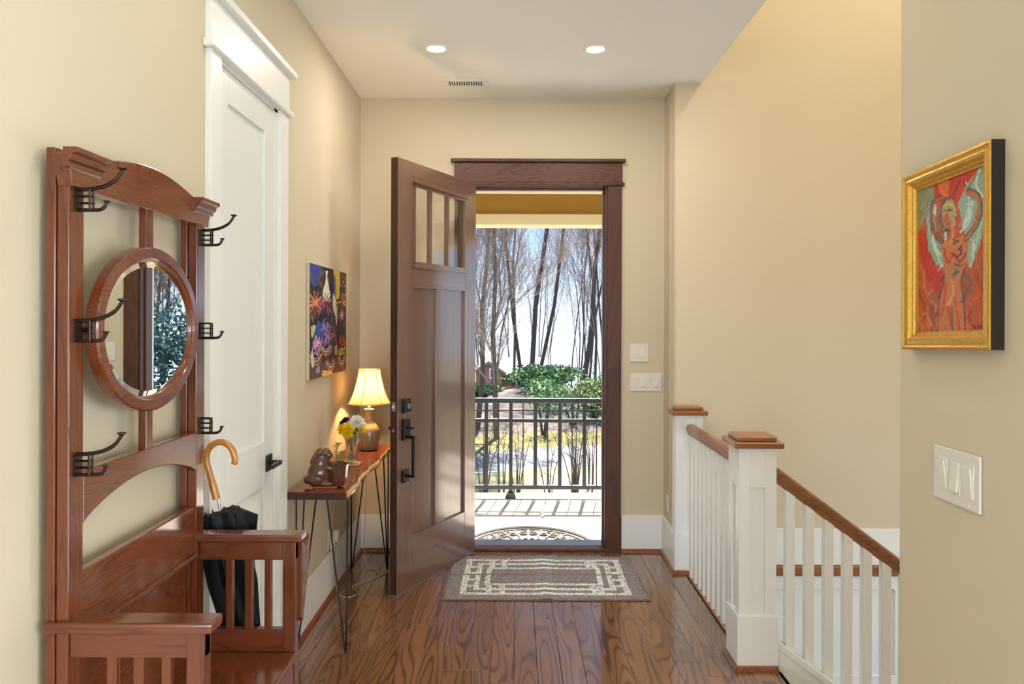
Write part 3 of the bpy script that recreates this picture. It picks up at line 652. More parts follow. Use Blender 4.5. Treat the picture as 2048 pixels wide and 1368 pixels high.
# ------------------------------------------------------------------ rabbit planter
bx, by, bz = -.872, 3.475, ZTOP+.0005
rb = thing('rabbit_planter', (bx, by, bz), 'glossy brown ceramic rabbit hugging a basket pot on table', 'planter')
B(bx-.045, bx+.055, by-.05, by+.05, bz, bz+.008).build('saucer', M['terracotta'], rb, bev=.002)
E = Matrix.Rotation
r = MB()
r.ell((bx-.028, by, bz+.062), (.060, .058, .060)); r.ell((bx-.026, by, bz+.105), (.042, .046, .052)); r.ell((bx-.012, by-.005, bz+.142), (.030, .028, .032))
r.ell((bx-.002, by-.012, bz+.156), (.024, .022, .024)); r.ell((bx+.016, by-.014, bz+.146), (.017, .016, .015))
r.ell((bx-.050, by-.010, bz+.142), (.012, .014, .045), rot=E(math.radians(32), 3, 'Y')); r.ell((bx-.034, by-.030, bz+.148), (.012, .012, .040), rot=E(math.radians(38), 3, 'Y'))
r.ell((bx-.040, by-.028, bz+.04), (.042, .032, .040)); r.ell((bx-.040, by+.028, bz+.04), (.042, .032, .040))
r.ell((bx-.088, by, bz+.030), (.020, .022, .020)); r.ell((bx+.0, by-.034, bz+.018), (.04, .016, .014)); r.ell((bx+.0, by+.034, bz+.018), (.04, .016, .014))
r.ell((bx+.012, by-.038, bz+.092), (.034, .014, .014), rot=E(math.radians(12), 3, 'Y')); r.ell((bx+.012, by+.038, bz+.092), (.034, .014, .014))
r.ell((bx-.01, by, bz+.014), (.06, .045, .012))
ro = r.build('rabbit', M['brown'], rb, smooth=True)
md = ro.modifiers.new('fuse', 'REMESH'); md.mode = 'VOXEL'; md.voxel_size = .0035; md.use_smooth_shade = True
md = ro.modifiers.new('soft', 'SMOOTH'); md.iterations = 4
pt = MB(); pc = (bx+.052, by, bz)
pp = [(.028, .006), (.034, .012), (.041, .05), (.046, .088), (.049, .106), (.045, .108), (.041, .096), (.036, .088), (.0, .088)]
n = 28
for rr, z in pp:
    for k in range(n):
        a = 2*math.pi*k/n; wv = 1+.05*math.sin(a*7)*(z > .03); pt.v.append((pc[0]+rr*wv*math.cos(a), pc[1]+rr*wv*math.sin(a), pc[2]+z+.004*math.sin(a*5)*(z > .09)))
for i in range(len(pp)-1):
    for k in range(n): pt.f.append((i*n+k, i*n+(k+1) % n, (i+1)*n+(k+1) % n, (i+1)*n+k))
pt.build('basket_pot', M['brown'], rb, smooth=True)
sp_ = thing('succulent_sprig', (pc[0], pc[1], bz+.089), 'small green succulent sprig growing from the rabbit basket', 'plant')
lfm = plain('succulent_leaf', (92, 128, 64), .35, var=.3)
def leafblob(m, p, dirv, ln, wd, th=.0022):
    d = Vector(dirv).normalized(); q = d.to_track_quat('X', 'Z').to_matrix(); m.ell(Vector(p)+d*ln/2, (ln/2, wd/2, th), 8, 6, rot=q)
stems = [[(0, 0, 0), (.010, -.004, .035), (.022, -.006, .062), (.030, -.008, .075)], [(0, .005, 0), (-.006, 0, .035), (-.008, -.006, .07), (-.002, -.01, .098), (.006, -.012, .112)], [(.01, 0, 0), (.03, -.004, .045), (.055, -.006, .048), (.066, -.006, .012)]]
for s_i, s in enumerate(stems):
    pts = catmull([Vector(q)+Vector((pc[0], pc[1], bz+.089)) for q in s], 5); MB().tube(pts, .0018, 6).build('stem', lfm, sp_, smooth=True)
    for j in range(4, len(pts), 2):
        for sg in (-1, 1):
            m = MB(); leafblob(m, pts[j], (sg*.9, -.5, .25), .014+.006*random.random(), .010); m.build('leaf', lfm, sp_, smooth=True)
# ------------------------------------------------------------------ coaster, crystal vase, flowers
vx, vy_ = -.868, 3.99
cs = tag(B(vx-.046, vx+.046, vy_-.046, vy_+.046, ZTOP+.0005, ZTOP+.0125).build('coaster', plain('cork_coaster', (188, 148, 104), .6, var=.2, vscale=60), bev=.004), 'square tan coaster under the crystal vase', 'coaster')
VZ = ZTOP+.013; vs = MB(); n = 48
pv = [(.0, .0), (.026, .0), (.027, .004), (.0235, .012), (.024, .03), (.029, .08), (.038, .13), (.047, .168), (.048, .170), (.0455, .170), (.036, .130), (.026, .08), (.020, .03), (.019, .018), (.0, .017)]
for i, (rr, z) in enumerate(pv):
    for k in range(n):
        a = 2*math.pi*k/n; cut = (1+.035*math.cos(a*12+z*60)*(1 if 1 < i < 8 else 0)); vs.v.append((vx+rr*cut*math.cos(a), vy_+rr*cut*math.sin(a), VZ+z))
for i in range(len(pv)-1):
    for k in range(n): vs.f.append((i*n+k, i*n+(k+1) % n, (i+1)*n+(k+1) % n, (i+1)*n+k))
tag(vs.build('crystal_vase', M['crystal']), 'clear cut crystal vase on the console table', 'vase')
stm = plain('flower_stem', (64, 104, 44), .5); lfs = plain('flower_leaf', (58, 92, 40), .5)
def mum(c, rad, mat, core, label, tilt=(0, 0, 1), petals=70):
    c = Vector(c); o = thing('cut_flower', (vx, vy_, VZ+.02), label, 'flower', 'cut flowers in the vase')
    MB().tube(catmull([(vx+(c.x-vx)*-.25, vy_+(c.y-vy_)*-.2, VZ+.022), (vx+(c.x-vx)*.2, vy_+(c.y-vy_)*.2, VZ+.09), (vx+(c.x-vx)*.55, vy_+(c.y-vy_)*.55, VZ+.165), c], 5), .0022, 6).build('stem', stm, o, smooth=True)
    q = Vector(tilt).normalized().to_track_quat('Z', 'Y').to_matrix(); m = MB()
    for i in range(petals):
        t = (i+.5)/petals; ph = math.acos(1-1.15*t); a = i*2.39996
        d = q @ Vector((math.sin(ph)*math.cos(a), math.sin(ph)*math.sin(a), math.cos(ph)))
        ln = rad*(.75+.3*t)*random.uniform(.85, 1.1); p0 = c+d*rad*.12; s = d.cross(q @ Vector((0, 0, 1)))
        s = s.normalized() if s.length > 1e-3 else q @ Vector((1, 0, 0)); u = s.cross(d); wd = rad*.13
        tipv = p0+d*ln+Vector((0, 0, -.12*rad*t))+u*rad*.1
        m.add([p0-s*wd*.4, p0+s*wd*.4, p0+d*ln*.6+s*wd-u*wd*.2, tipv, p0+d*ln*.6-s*wd-u*wd*.2, p0+d*ln*.6+u*wd*.5], [(0, 1, 5), (1, 2, 5), (2, 3, 5), (3, 4, 5), (4, 0, 5)])
    m.build('petals', mat, o); MB().ell(c+q @ Vector((0, 0, rad*.12)), (rad*.3, rad*.3, rad*.22), 10, 6).build('flower_center', core, o, smooth=True)
    l = MB(); lp0 = c.lerp(Vector((vx, vy_, VZ+.15)), .5)
    l.add([lp0, lp0+Vector((.02, -.01, .012)), lp0+Vector((.045, -.018, .004)), lp0+Vector((.02, .006, .004))], [(0, 1, 2), (0, 2, 3)]); l.build('leaf', lfs, o)
wht = translucent('petal_white', (246, 244, 236), frac=.25); yel = translucent('petal_yellow', (244, 214, 30), frac=.25); pur = translucent('petal_purple', (84, 28, 96), frac=.2)
yc_ = plain('core_yellow', (206, 176, 20), .7); wc_ = plain('core_white', (232, 230, 190), .7); pc_ = plain('core_purple', (60, 18, 70), .7)
mum((vx+.026, vy_-.002, VZ+.213), .048, wht, wc_, 'white chrysanthemum in the crystal vase', (.3, -.4, 1), 110)
mum((vx-.012, vy_-.034, VZ+.186), .036, yel, yc_, 'yellow daisy with domed centre in front of the white bloom', (.1, -.9, .5), 60)
mum((vx-.046, vy_-.018, VZ+.182), .034, yel, yc_, 'yellow daisy hanging over the wall side of the vase', (-.7, -.6, .5), 50)
mum((vx-.012, vy_-.046, VZ+.164), .032, yel, yc_, 'lowest yellow daisy at the rim of the vase', (-.1, -1, -.1), 50)
mum((vx+.050, vy_-.012, VZ+.190), .030, yel, yc_, 'yellow daisy peeking out below the white bloom', (.9, -.5, .2), 40)
mum((vx-.034, vy_+.004, VZ+.222), .026, pur, pc_, 'taller purple aster behind the yellow daisies', (-.2, -.2, 1), 70)
mum((vx-.052, vy_+.002, VZ+.209), .020, pur, pc_, 'smaller purple aster nearest the wall', (-.6, -.2, .8), 60)
# ------------------------------------------------------------------ painted surfaces (flat print computed as colour per vertex)
class Canvas:
    def __init__(s, w, h, base):
        s.w, s.h = w, h; s.a = np.zeros((h, w, 3)); s.a[:] = base
        s.X, s.Y = np.meshgrid((np.arange(w)+.5)/w, (np.arange(h)+.5)/h); s.asp = w/h
    def blend(s, m, c, al=1.0):
        m = np.clip(m, 0, 1)[..., None]*al; s.a = s.a*(1-m)+np.array(c, float)*m
    def stroke(s, pts, wd, c, al=1.0, soft=.35):
        """pts in 0..1 (u right, v down); wd is a fraction of the height"""
        P = [(p.x, p.y) for p in catmull([(u, v, 0) for u, v in pts], 6)] if len(pts) > 2 else pts
        d = np.full((s.h, s.w), 9.0)
        for (x0, y0), (x1, y1) in zip(P[:-1], P[1:]):
            ax_, ay = (s.X-x0)*s.asp, s.Y-y0; bx_, by_ = (x1-x0)*s.asp, y1-y0
            t = np.clip((ax_*bx_+ay*by_)/(bx_*bx_+by_*by_+1e-9), 0, 1)
            d = np.minimum(d, np.hypot(ax_-t*bx_, ay-t*by_))
        s.blend((wd/2-d)/(wd*soft/2+.5/s.h)+.5, c, al)
    def poly(s, pts, c, al=1.0):
        P = [(p.x, p.y) for p in catmull([(u, v, 0) for u, v in pts+[pts[0]]], 5)]; ins = np.zeros((s.h, s.w), bool)
        for (x0, y0), (x1, y1) in zip(P[:-1], P[1:]):
            if y0 == y1: continue
            cr = ((y0 > s.Y) != (y1 > s.Y)) & (s.X < (x1-x0)*(s.Y-y0)/(y1-y0)+x0); ins ^= cr
        s.blend(ins.astype(float), c, al)
    def ell(s, u, v, ru, rv, c, al=1.0, rot=0):
        x, y = (s.X-u)*s.asp, s.Y-v; ca, sa = math.cos(rot), math.sin(rot)
        q = np.hypot((x*ca+y*sa)/ru, (-x*sa+y*ca)/rv); s.blend((1-q)*6+.5, c, al)
    def brush(s, n, seed, ln=.05, wd=.014, jit=26):
        r_ = np.random.RandomState(seed); src = s.a.copy()
        for k in range(n):
            u, v = r_.rand(2); i, j = min(int(u*s.w), s.w-1), min(int(v*s.h), s.h-1); an = 1.2+r_.randn()*.7+3*u
            c = np.clip(src[j, i]+r_.randn()*jit+r_.randn(3)*jit*.45, 0, 255)
            s.stroke([(u, v), (u+ln*math.cos(an)/s.asp, v+ln*math.sin(an))], wd*(.6+.8*r_.rand()), c, .55)
    def rect(s, u0, v0, u1, v1, c):
        s.blend(((s.X >= u0) & (s.X <= u1) & (s.Y >= v0) & (s.Y <= v1)).astype(float), c)
    def mesh(s, name, fn, mat, parent, zf=None):
        """grid of w x h quads; fn(u, v) gives the point, colours per face corner"""
        w, h = s.w, s.h; off = Vector((0, 0, 0)); p = parent
        while p is not None: off += p.location; p = p.parent
        vs = [tuple(Vector(fn(i/w, j/h))-off) for j in range(h+1) for i in range(w+1)]
        fs = [(j*(w+1)+i, (j+1)*(w+1)+i, (j+1)*(w+1)+i+1, j*(w+1)+i+1) for j in range(h) for i in range(w)]
        me = bpy.data.meshes.new(name); me.from_pydata(vs, [], fs); me.materials.append(mat)
        ca = me.color_attributes.new('paint', 'FLOAT_COLOR', 'CORNER')
        L = s.a/255.0; L = np.where(L <= .04045, L/12.92, ((L+.055)/1.055)**2.4)
        c4 = np.concatenate([L, np.ones((h, w, 1))], 2).reshape(-1, 4).repeat(4, axis=0)
        ca.data.foreach_set('color', c4.astype(np.float32).ravel())
        o = bpy.data.objects.new(name, me); COL.objects.link(o); o.parent = parent; return o
rg = random.Random(3)
# ---- framed red painting on the right wall
def qa(x, y):
    u = (x-50)/455.0; t = 250-170*u; b = 1235-15*u; return (u, (y-t)/(b-t))
def Q(*p): return [qa(p[i], p[i+1]) for i in range(0, len(p), 2)]
P = Canvas(150, 190, (188, 84, 44))
for k in range(46):
    x, y = rg.uniform(40, 510), rg.uniform(760, 1240); c = rg.choice([(176, 62, 40), (206, 104, 56), (150, 96, 62), (120, 84, 78), (196, 132, 84), (168, 44, 34)])
    P.stroke(Q(x, y, x+rg.uniform(-40, 60), y+rg.uniform(40, 90), x+rg.uniform(0, 60), y+rg.uniform(100, 190)), rg.uniform(.016, .034), c, .8)
P.poly(Q(40, 520, 130, 560, 250, 800, 230, 900, 200, 1000, 150, 900, 60, 700), (190, 52, 34)); P.poly(Q(150, 330, 160, 200, 430, 60, 430, 130, 330, 330), (196, 54, 32))
P.ell(*qa(240, 225), .055, .065, (214, 106, 36)); P.stroke(Q(300, 280, 330, 210, 345, 160), .02, (120, 40, 40)); P.stroke(Q(200, 190, 220, 260, 270, 290), .018, (226, 130, 50)); P.stroke(Q(270, 290, 300, 180), .014, (150, 50, 32))
P.poly(Q(40, 240, 155, 210, 165, 330, 110, 420, 60, 520, 40, 500), (136, 138, 100))
for x in (60, 85, 112, 138): P.stroke(Q(x, 250, x+8, 330, x-6, 420), .014, rg.choice([(60, 110, 96), (172, 120, 74), (96, 150, 140)]))
P.poly(Q(110, 380, 160, 330, 190, 560, 235, 660, 235, 780, 170, 740, 120, 600), (140, 158, 132)); P.poly(Q(330, 340, 400, 190, 500, 80, 500, 330, 470, 600, 400, 790, 380, 600), (146, 168, 150))
for q in ((120, 440, 150, 600, 225, 770), (135, 420, 170, 600, 230, 720), (180, 640, 215, 660), (410, 780, 440, 640, 470, 480), (380, 200, 400, 330, 370, 480), (420, 330, 400, 470, 345, 540), (460, 120, 440, 220, 480, 300)):
    P.stroke(Q(*q), .016, rg.choice([(66, 146, 132), (176, 206, 196), (178, 122, 82), (40, 110, 104), (200, 214, 204)]))
for q in ((400, 380, 395, 440, 360, 500), (440, 140, 400, 230), (150, 500, 165, 600, 200, 690), (430, 600, 420, 700)): P.stroke(Q(*q), .02, rg.choice([(170, 112, 70), (196, 214, 206)]))
P.poly(Q(215, 590, 300, 590, 390, 560, 392, 680, 375, 780, 352, 860, 368, 1000, 382, 1235, 195, 1235, 205, 1050, 235, 860, 238, 780, 225, 680), (192, 116, 72))
P.stroke(Q(225, 605, 170, 540, 148, 440, 158, 340, 215, 300), .036, (48, 52, 84)); P.stroke(Q(222, 605, 168, 535, 148, 440, 160, 340, 215, 303), .024, (168, 92, 60))
P.stroke(Q(380, 585, 440, 500, 466, 400, 450, 300, 390, 262), .044, (54, 56, 80)); P.stroke(Q(380, 585, 438, 498, 460, 400, 444, 300, 388, 265), .032, (184, 104, 64))
P.ell(*qa(262, 420), .098, .115, (58, 62, 86)); P.ell(*qa(268, 410), .083, .098, (168, 152, 92))
for q in ((190, 480, 215, 440, 240, 470), (185, 520, 215, 500, 240, 530), (200, 560, 235, 560), (225, 360, 290, 350, 318, 420), (240, 390, 290, 385), (300, 440, 310, 480, 290, 500)): P.stroke(Q(*q), .014, rg.choice([(60, 66, 90), (196, 178, 104), (120, 112, 66)]))
P.ell(*qa(172, 385), .022, .04, (176, 208, 206)); P.stroke(Q(250, 430, 262, 470, 280, 500), .05, (196, 84, 62)); P.stroke(Q(290, 500, 298, 560, 288, 610), .036, (196, 128, 84)); P.ell(*qa(248, 565), .02, .03, (176, 208, 196))
P.stroke(Q(240, 660, 262, 745, 300, 700), .022, (176, 66, 48)); P.stroke(Q(312, 700, 345, 745, 378, 690), .022, (170, 52, 44)); P.stroke(Q(335, 660, 352, 640, 350, 690), .016, (52, 48, 84)); P.stroke(Q(300, 620, 335, 600), .014, (110, 60, 54)); P.stroke(Q(310, 760, 345, 775), .014, (50, 110, 96))
for q in ((238, 800, 236, 900, 208, 1000, 196, 1230), (374, 790, 352, 880, 366, 1010, 380, 1230)): P.stroke(Q(*q), .012, (70, 52, 72))
for q in ((290, 860, 300, 960, 270, 1040), (250, 900, 240, 1010, 220, 1120), (310, 1000, 330, 1120, 345, 1230), (270, 1060, 285, 1180)): P.stroke(Q(*q), .026, rg.choice([(212, 150, 104), (200, 70, 50), (206, 132, 88)]))
for q in ((300, 830, 335, 815), (292, 1060, 296, 1225), (190, 960, 205, 1010)): P.stroke(Q(*q), .014, (56, 96, 76))
P.brush(380, 4, .05, .012, 17)
for x in (432, 452, 466, 484, 494): P.stroke(Q(x, 1185, x+6, 1200), .009, (44, 36, 40))
yF0, yF1 = 1.411, 1.735; zA, zB = 1.4675, 1.866; til = .0095
def fz(y, z): return z-til*((y-yF0)/(yF1-yF0))+.006      # hung slightly askew
fp = thing('framed_painting', (XR, 1.573, 1.668), 'gilt framed painting of a red figure with raised arms', 'painting')
FW = .040
def ringframe(prof, mat, name, par):
    m = MB()
    for (i, xx) in prof:
        for (yy_, zz) in ((yF0+i, zA+i), (yF1-i, zA+i), (yF1-i, zB-i), (yF0+i, zB-i)): m.v.append((xx, yy_, fz(yy_, zz)))
    for r_ in range(len(prof)-1):
        for k in range(4): m.f.append((r_*4+k, r_*4+(k+1) % 4, r_*4+4+(k+1) % 4, r_*4+4+k))
    return m.build(name, mat, par)
ringframe([(0, XR-.027), (.0015, XR-.0285), (.006, XR-.029), (.009, XR-.026), (.013, XR-.0255), (.018, XR-.0275), (.024, XR-.0265), (.029, XR-.020), (.033, XR-.019), (.036, XR-.015), (FW, XR-.0145), (FW, XR-.009)], M['gold'], 'gilt_frame', fp)
ringframe([(0.0005, XR-.0005), (0.0005, XR-.0268), (.003, XR-.0268), (.003, XR-.0005)], M['frameside'], 'frame_side', fp)
def fa(u, v):
    yy_ = yF1-FW+.002-(yF1-yF0-2*FW+.004)*u; zz = zB-FW+.002-(zB-zA-2*FW+.004)*v; return (XR-.0105, yy_, fz(yy_, zz))
P.mesh('painted_panel', fa, M['paint'], fp)
# ---- flower canvas on the left wall
def qb(x, y):
    u = (x-148)/371.0; t = 88+122*u; b = 1278-73*u; return (u, (y-t)/(b-t))
def R(*p): return [qb(p[i], p[i+1]) for i in range(0, len(p), 2)]
P = Canvas(232, 170, (44, 32, 46))
def petal(x, y, ln, an, wd, c):
    P.stroke(R(x, y, x+ln*.5*math.cos(an)*.55, y+ln*.5*math.sin(an), x+ln*math.cos(an)*.55, y+ln*math.sin(an)), wd, c, .95)
for k in range(230):
    x, y = rg.uniform(150, 520), rg.uniform(100, 1040)
    c = rg.choice([(60, 84, 52), (96, 120, 62), (84, 46, 78), (128, 66, 84), (52, 60, 110), (150, 140, 80), (110, 60, 60), (70, 50, 90)])
    petal(x, y, rg.uniform(30, 70), rg.uniform(0, 6.28), rg.uniform(.010, .022), c)
P.poly(R(150, 100, 235, 120, 240, 230, 200, 330, 150, 260), (44, 78, 168)); 
for k in range(9): petal(180+k*8, 300, 170, -1.57+(k-4)*.1, .016, rg.choice([(96, 60, 70), (40, 70, 140), (150, 96, 80)]))
P.poly(R(370, 160, 440, 190, 440, 420, 420, 470, 390, 440, 385, 320), (206, 186, 66)); P.poly(R(442, 185, 512, 212, 512, 260, 450, 250), (110, 26, 36))
P.ell(*qb(388, 330), .035, .09, (116, 92, 188)); P.stroke(R(410, 180, 425, 320, 430, 440), .03, (224, 206, 90), .7)
for k in range(26): petal(rg.uniform(445, 510), rg.uniform(260, 480), 22, rg.uniform(0, 6), .016, rg.choice([(196, 178, 150), (216, 200, 110), (40, 34, 38), (120, 60, 90)]))
P.poly(R(288, 172, 312, 178, 308, 250, 336, 400, 334, 500, 268, 500, 266, 380, 292, 260), (232, 226, 206))
P.poly(R(365, 400, 400, 470, 405, 520, 415, 640, 405, 740, 392, 640, 368, 560), (226, 218, 200)); P.stroke(R(400, 500, 420, 520, 412, 570), .012, (226, 218, 200))
for k in range(11): petal(196, 500, 115, k*.571, .026, rg.choice([(206, 116, 92), (190, 84, 80), (232, 160, 120)]))
for k in range(13): petal(296, 520, 120, k*.483+.2, .022, rg.choice([(96, 40, 84), (70, 30, 66), (150, 80, 110)]))
for k in range(12): petal(470, 500, 80, k*.52, .02, rg.choice([(150, 40, 44), (96, 30, 40), (170, 170, 70)]))
for k in range(9): petal(455, 640, 60, k*.7, .018, rg.choice([(150, 110, 150), (120, 60, 110), (200, 170, 190)]))
P.poly(R(200, 740, 235, 680, 250, 820, 215, 880), (30, 96, 176)); P.stroke(R(250, 760, 262, 690, 300, 660), .016, (70, 90, 190)); P.poly(R(160, 730, 200, 720, 190, 800, 165, 850), (204, 196, 170))
for k in range(90):
    a, q = rg.uniform(0, 6.28), rg.random()**.5; P.ell(*qb(296+48*q*math.cos(a), 810+115*q*math.sin(a)), .016, .016, rg.choice([(126, 96, 196), (160, 128, 214), (104, 74, 172), (176, 132, 190)]))
for k in range(80):
    a, q = rg.uniform(0, 6.28), rg.random()**.5; P.ell(*qb(215+42*q*math.cos(a), 925+95*q*math.sin(a)), .014, .014, rg.choice([(196, 140, 196), (226, 170, 196), (150, 120, 204), (236, 196, 206)]))
for k in range(40):
    a, q = rg.uniform(0, 6.28), rg.random()**.5; P.ell(*qb(470+32*q*math.cos(a), 905+58*q*math.sin(a)), .014, .014, rg.choice([(196, 40, 40), (160, 26, 34), (214, 66, 60)]))
for k in range(12): petal(390, 830, 110, .2+k*.5, .02, rg.choice([(120, 70, 110), (84, 50, 90), (160, 110, 130)]))
for k in range(34): petal(rg.uniform(430, 515), rg.uniform(970, 1060), 28, rg.uniform(0, 6), .018, rg.choice([(196, 190, 50), (130, 140, 50), (226, 220, 90)]))
P.poly(R(150, 1030, 230, 1100, 320, 1110, 420, 1060, 520, 1050, 520, 1205, 148, 1278), (86, 58, 66))
for (cx_, cy_, rx, ry) in ((300, 930, 60, 100), (200, 1010, 60, 110), (345, 1080, 50, 110), (470, 1050, 45, 120)):
    for j in range(5):
        s_ = .55+.12*j; pts = []
        for i in range(7):
            a = math.pi*(.05+.9*i/6); pts += [cx_+rx*s_*math.cos(a), cy_+ry*s_*math.sin(a)]
        P.stroke(R(*pts), .018, [(206, 184, 120), (44, 60, 110), (228, 222, 196), (60, 40, 60), (196, 120, 80)][(j+cx_) % 5])
P.poly(R(265, 1190, 360, 1210, 350, 1245, 265, 1255), (226, 180, 110)); P.poly(R(195, 1210, 225, 1130, 240, 1205), (150, 150, 210)); P.poly(R(440, 1180, 470, 1150, 520, 1190, 510, 1205), (120, 90, 170))
for k in range(14): P.ell(*qb(rg.uniform(305, 380), rg.uniform(1040, 1130)), .014, .018, (92, 60, 84))
P.poly(R(388, 950, 415, 950, 415, 1040, 390, 1030), (206, 170, 160)); P.poly(R(160, 1000, 175, 980, 190, 1130, 165, 1140), (214, 206, 186))
P.brush(500, 8, .035, .009, 20)
y0, y1, z0, z1 = 3.71, 4.509, 1.2335, 1.815
cp = thing('canvas_painting', (XL, (y0+y1)/2, (z0+z1)/2), 'unframed colourful canvas of vases and flowers on left wall', 'painting')
B(XL+.0005, XL+.0185, y0, y1, z0, z1).build('stretched_canvas', M['canvas'], cp, bev=.002)
P.mesh('painted_front', lambda u, v: (XL+.0188, y0+(y1-y0)*u, z1-(z1-z0)*v), M['paint'], cp)
# ------------------------------------------------------------------ switches and plates
def plate(name, c, face, w_, h_, gang, label, dim=()):
    """face 'y': on a wall looking to -y, 'xr': on a wall looking to -x; gang switches along the wall"""
    o = thing(name, c, label, 'light switch')
    def bx(a0, a1, d0, d1, z0, z1, nm, mat, bev=.0015, par=None, rot=0):
        m = B(a0, a1, -d1, -d0, z0, z1) if face == 'y' else B(-d1, -d0, -a1, -a0, z0, z1)
        q = m.build(nm, mat, par or o, local=True, bev=bev)
        if rot: q.rotation_euler = (rot, 0, 0) if face == 'y' else (0, -rot, 0)
        return q
    bx(-w_/2, w_/2, 0, .006, -h_/2, h_/2, 'cover_plate', M['plate'], .003)
    for g in range(gang):
        a = (g-(gang-1)/2)*.046
        bx(a-.0168, a+.0168, .005, .0075, -.0335, .0335, 'switch_frame', M['rocker'], .001)
        rk = bx(a-.0135, a+.0135, .006, .0105, -.0300, .0300, 'rocker', M['rocker'], .0015, rot=(.09 if g % 2 == 0 else -.07))
        for s in (-1, 1):
            q = MB()
            if face == 'y': q.tube([(a, -.0055, s*.0485), (a, -.0072, s*.0485)], .003, 10)
            else: q.tube([(-.0055, -a, s*.0485), (-.0072, -a, s*.0485)], .003, 10)
            q.build('screw', M['plate'], o, local=True)
    return o
pc0 = px(1278.5, 704.5, YF); plate('light_switch', (pc0.x, YF-.0005, pc0.z), 'y', .122, .122, 2, 'two gang white switch plate above the wider plate by the front door')
pc1 = px(1291.5, 763, YF); plate('light_switch', (pc1.x, YF-.0005, pc1.z), 'y', .208, .122, 4, 'four gang white switch plate beside the front door')
plate('light_switch', (XR-.0005, 1.558, 1.204), 'xr', .164, .1145, 3, 'three gang white switch plate below the framed painting')
o2 = thing('wall_outlet', (.99, 4.85, .34), 'small white outlet cover on the wall corner beside the far newel', 'outlet')
B(.985, .9895, 4.815, 4.885, .30, .415).build('cover_plate', M['plate'], o2, bev=.002)
MB().box(.982, .985, 4.834, 4.866, .315, .35).box(.982, .985, 4.834, 4.866, .365, .40).build('receptacle', M['rocker'], o2)
# ------------------------------------------------------------------ rug
rx0, rx1 = -.391, .741; ry0, ry1 = 4.105, 4.86
rgx = thing('accent_rug', ((rx0+rx1)/2, (ry0+ry1)/2, .001), 'grey brown accent rug with pale grid border inside the door', 'rug')
G = (140, 136, 143); Wt = (228, 230, 230)
P = Canvas(226, 150, G)
def hv(a, b, c, d): P.rect(a, b, c, d, Wt)
def frame_(u, v, t): 
    tu = t*.755/1.13
    hv(u, v, 1-u, v+t); hv(u, 1-v-t, 1-u, 1-v); hv(u, v, u+tu, 1-v); hv(1-u-tu, v, 1-u, 1-v)
frame_(.075, .085, .045); frame_(.140, .19, .045); 
P.rect(.0, .0, .0, .0, G)
frame_(.195, .295, .04)
for u in (.205, .27, .73, .795-.03): 
    for v in (.085, .19): hv(u, v, u+.03, v+.10); hv(u, 1-v-.10, u+.03, 1-v)
for v in (.26, .40, .56, .70): 
    for u in (.075,): hv(u, v, u+.085, v+.05); hv(1-u-.085, v, 1-u, v+.05)
nr = np.random.RandomState(5); nz = nr.rand(150, 226, 1); P.a = P.a*(.80+.36*nz)
hmap = nr.rand(151, 227)
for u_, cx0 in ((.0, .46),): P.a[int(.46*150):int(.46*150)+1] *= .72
def frug(u, v):
    i, j = int(round(u*226)), int(round(v*150)); edge_ = min(u, 1-u, v, 1-v)
    rip = .006*math.exp(-((u-.5)/.03)**2)*(.4+.6*abs(math.cos(v*3)))
    return (rx0+(rx1-rx0)*u+.004*math.sin(v*7), ry1-(ry1-ry0)*v+.002*math.sin(u*16), .0065+.003*hmap[j, i]*(edge_ > .004)+rip-.003*math.exp(-((v-.465)/.006)**2))
P.mesh('pile', frug, M['rug'], rgx)
B(rx0-.003, rx1+.003, ry0-.004, ry1+.003, .0005, .0075).build('binding', M['rugb'], rgx, bev=.002)
# ------------------------------------------------------------------ newels, guard rail, stair rail, staircase
def newel(name, x0, y0, w_, d_, label, ztop):
    o = thing(name, (x0+w_/2, y0+d_/2, 0), label, 'newel post'); i = .0065
    B(x0, x0+w_, y0, y0+d_, 0, .240).build('base_block', M['white'], o, bev=.002)
    a0, a1, b0, b1 = x0+i, x0+w_-i, y0+i, y0+d_-i; t = .012; cw = .050
    core = B(a0+t, a1-t, b0+t, b1-t, .24, ztop); core.build('core', M['white'], o)
    for nm, q in (('front', 0), ('left', 1), ('right', 2), ('back', 3)):
        if nm in ('front', 'back'):
            ya, yb = (b0, b0+t) if nm == 'front' else (b1-t, b1)
            m = MB().box(a0, a0+cw, ya, yb, .24, ztop).box(a1-cw, a1, ya, yb, .24, ztop).box(a0+cw, a1-cw, ya, yb, .80, ztop).box(a0+cw, a1-cw, ya, yb, .24, .247)
        else:
            xa, xb = (a0, a0+t) if nm == 'left' else (a1-t, a1)
            c2_ = min(cw, d_*.3)
            m = MB().box(xa, xb, b0+t, b0+c2_, .24, ztop).box(xa, xb, b1-c2_, b1-t, .24, ztop).box(xa, xb, b0+c2_, b1-c2_, .80, ztop).box(xa, xb, b0+c2_, b1-c2_, .24, .247)
        m.build('face_frame', M['white'], o, bev=.0015)
    B(x0-.020, x0+w_+.020, y0-.020, y0+d_+.020, ztop, ztop+.028).build('cap_lower', M['oakx'], o, bev=.007, seg=3)
    B(x0+.004, x0+w_-.004, y0+.004, y0+d_-.004, ztop+.028, ztop+.050).build('cap_upper', M['oakx'], o, bev=.006, seg=3)
    sm = shoe_l(MB(), 'x', x0-.016, x0+w_, y0, -1); shoe_l(sm, 'y', y0-.016, y0+d_, x0, -1); sm.build('shoe_moulding', M['shoe'], o)
    return o
newel('newel_post', .978, 3.288, .178, .178, 'white paneled newel post where the stair rail starts', .975)
newel('newel_post', .970, 4.555, .178, .108, 'white newel post against the stairwell wall', .962)
ga, gb = 3.468, 4.553
gr = thing('guard_railing', (1.068, 4.0, 0), 'level oak handrail on white balusters between the newel posts', 'railing')
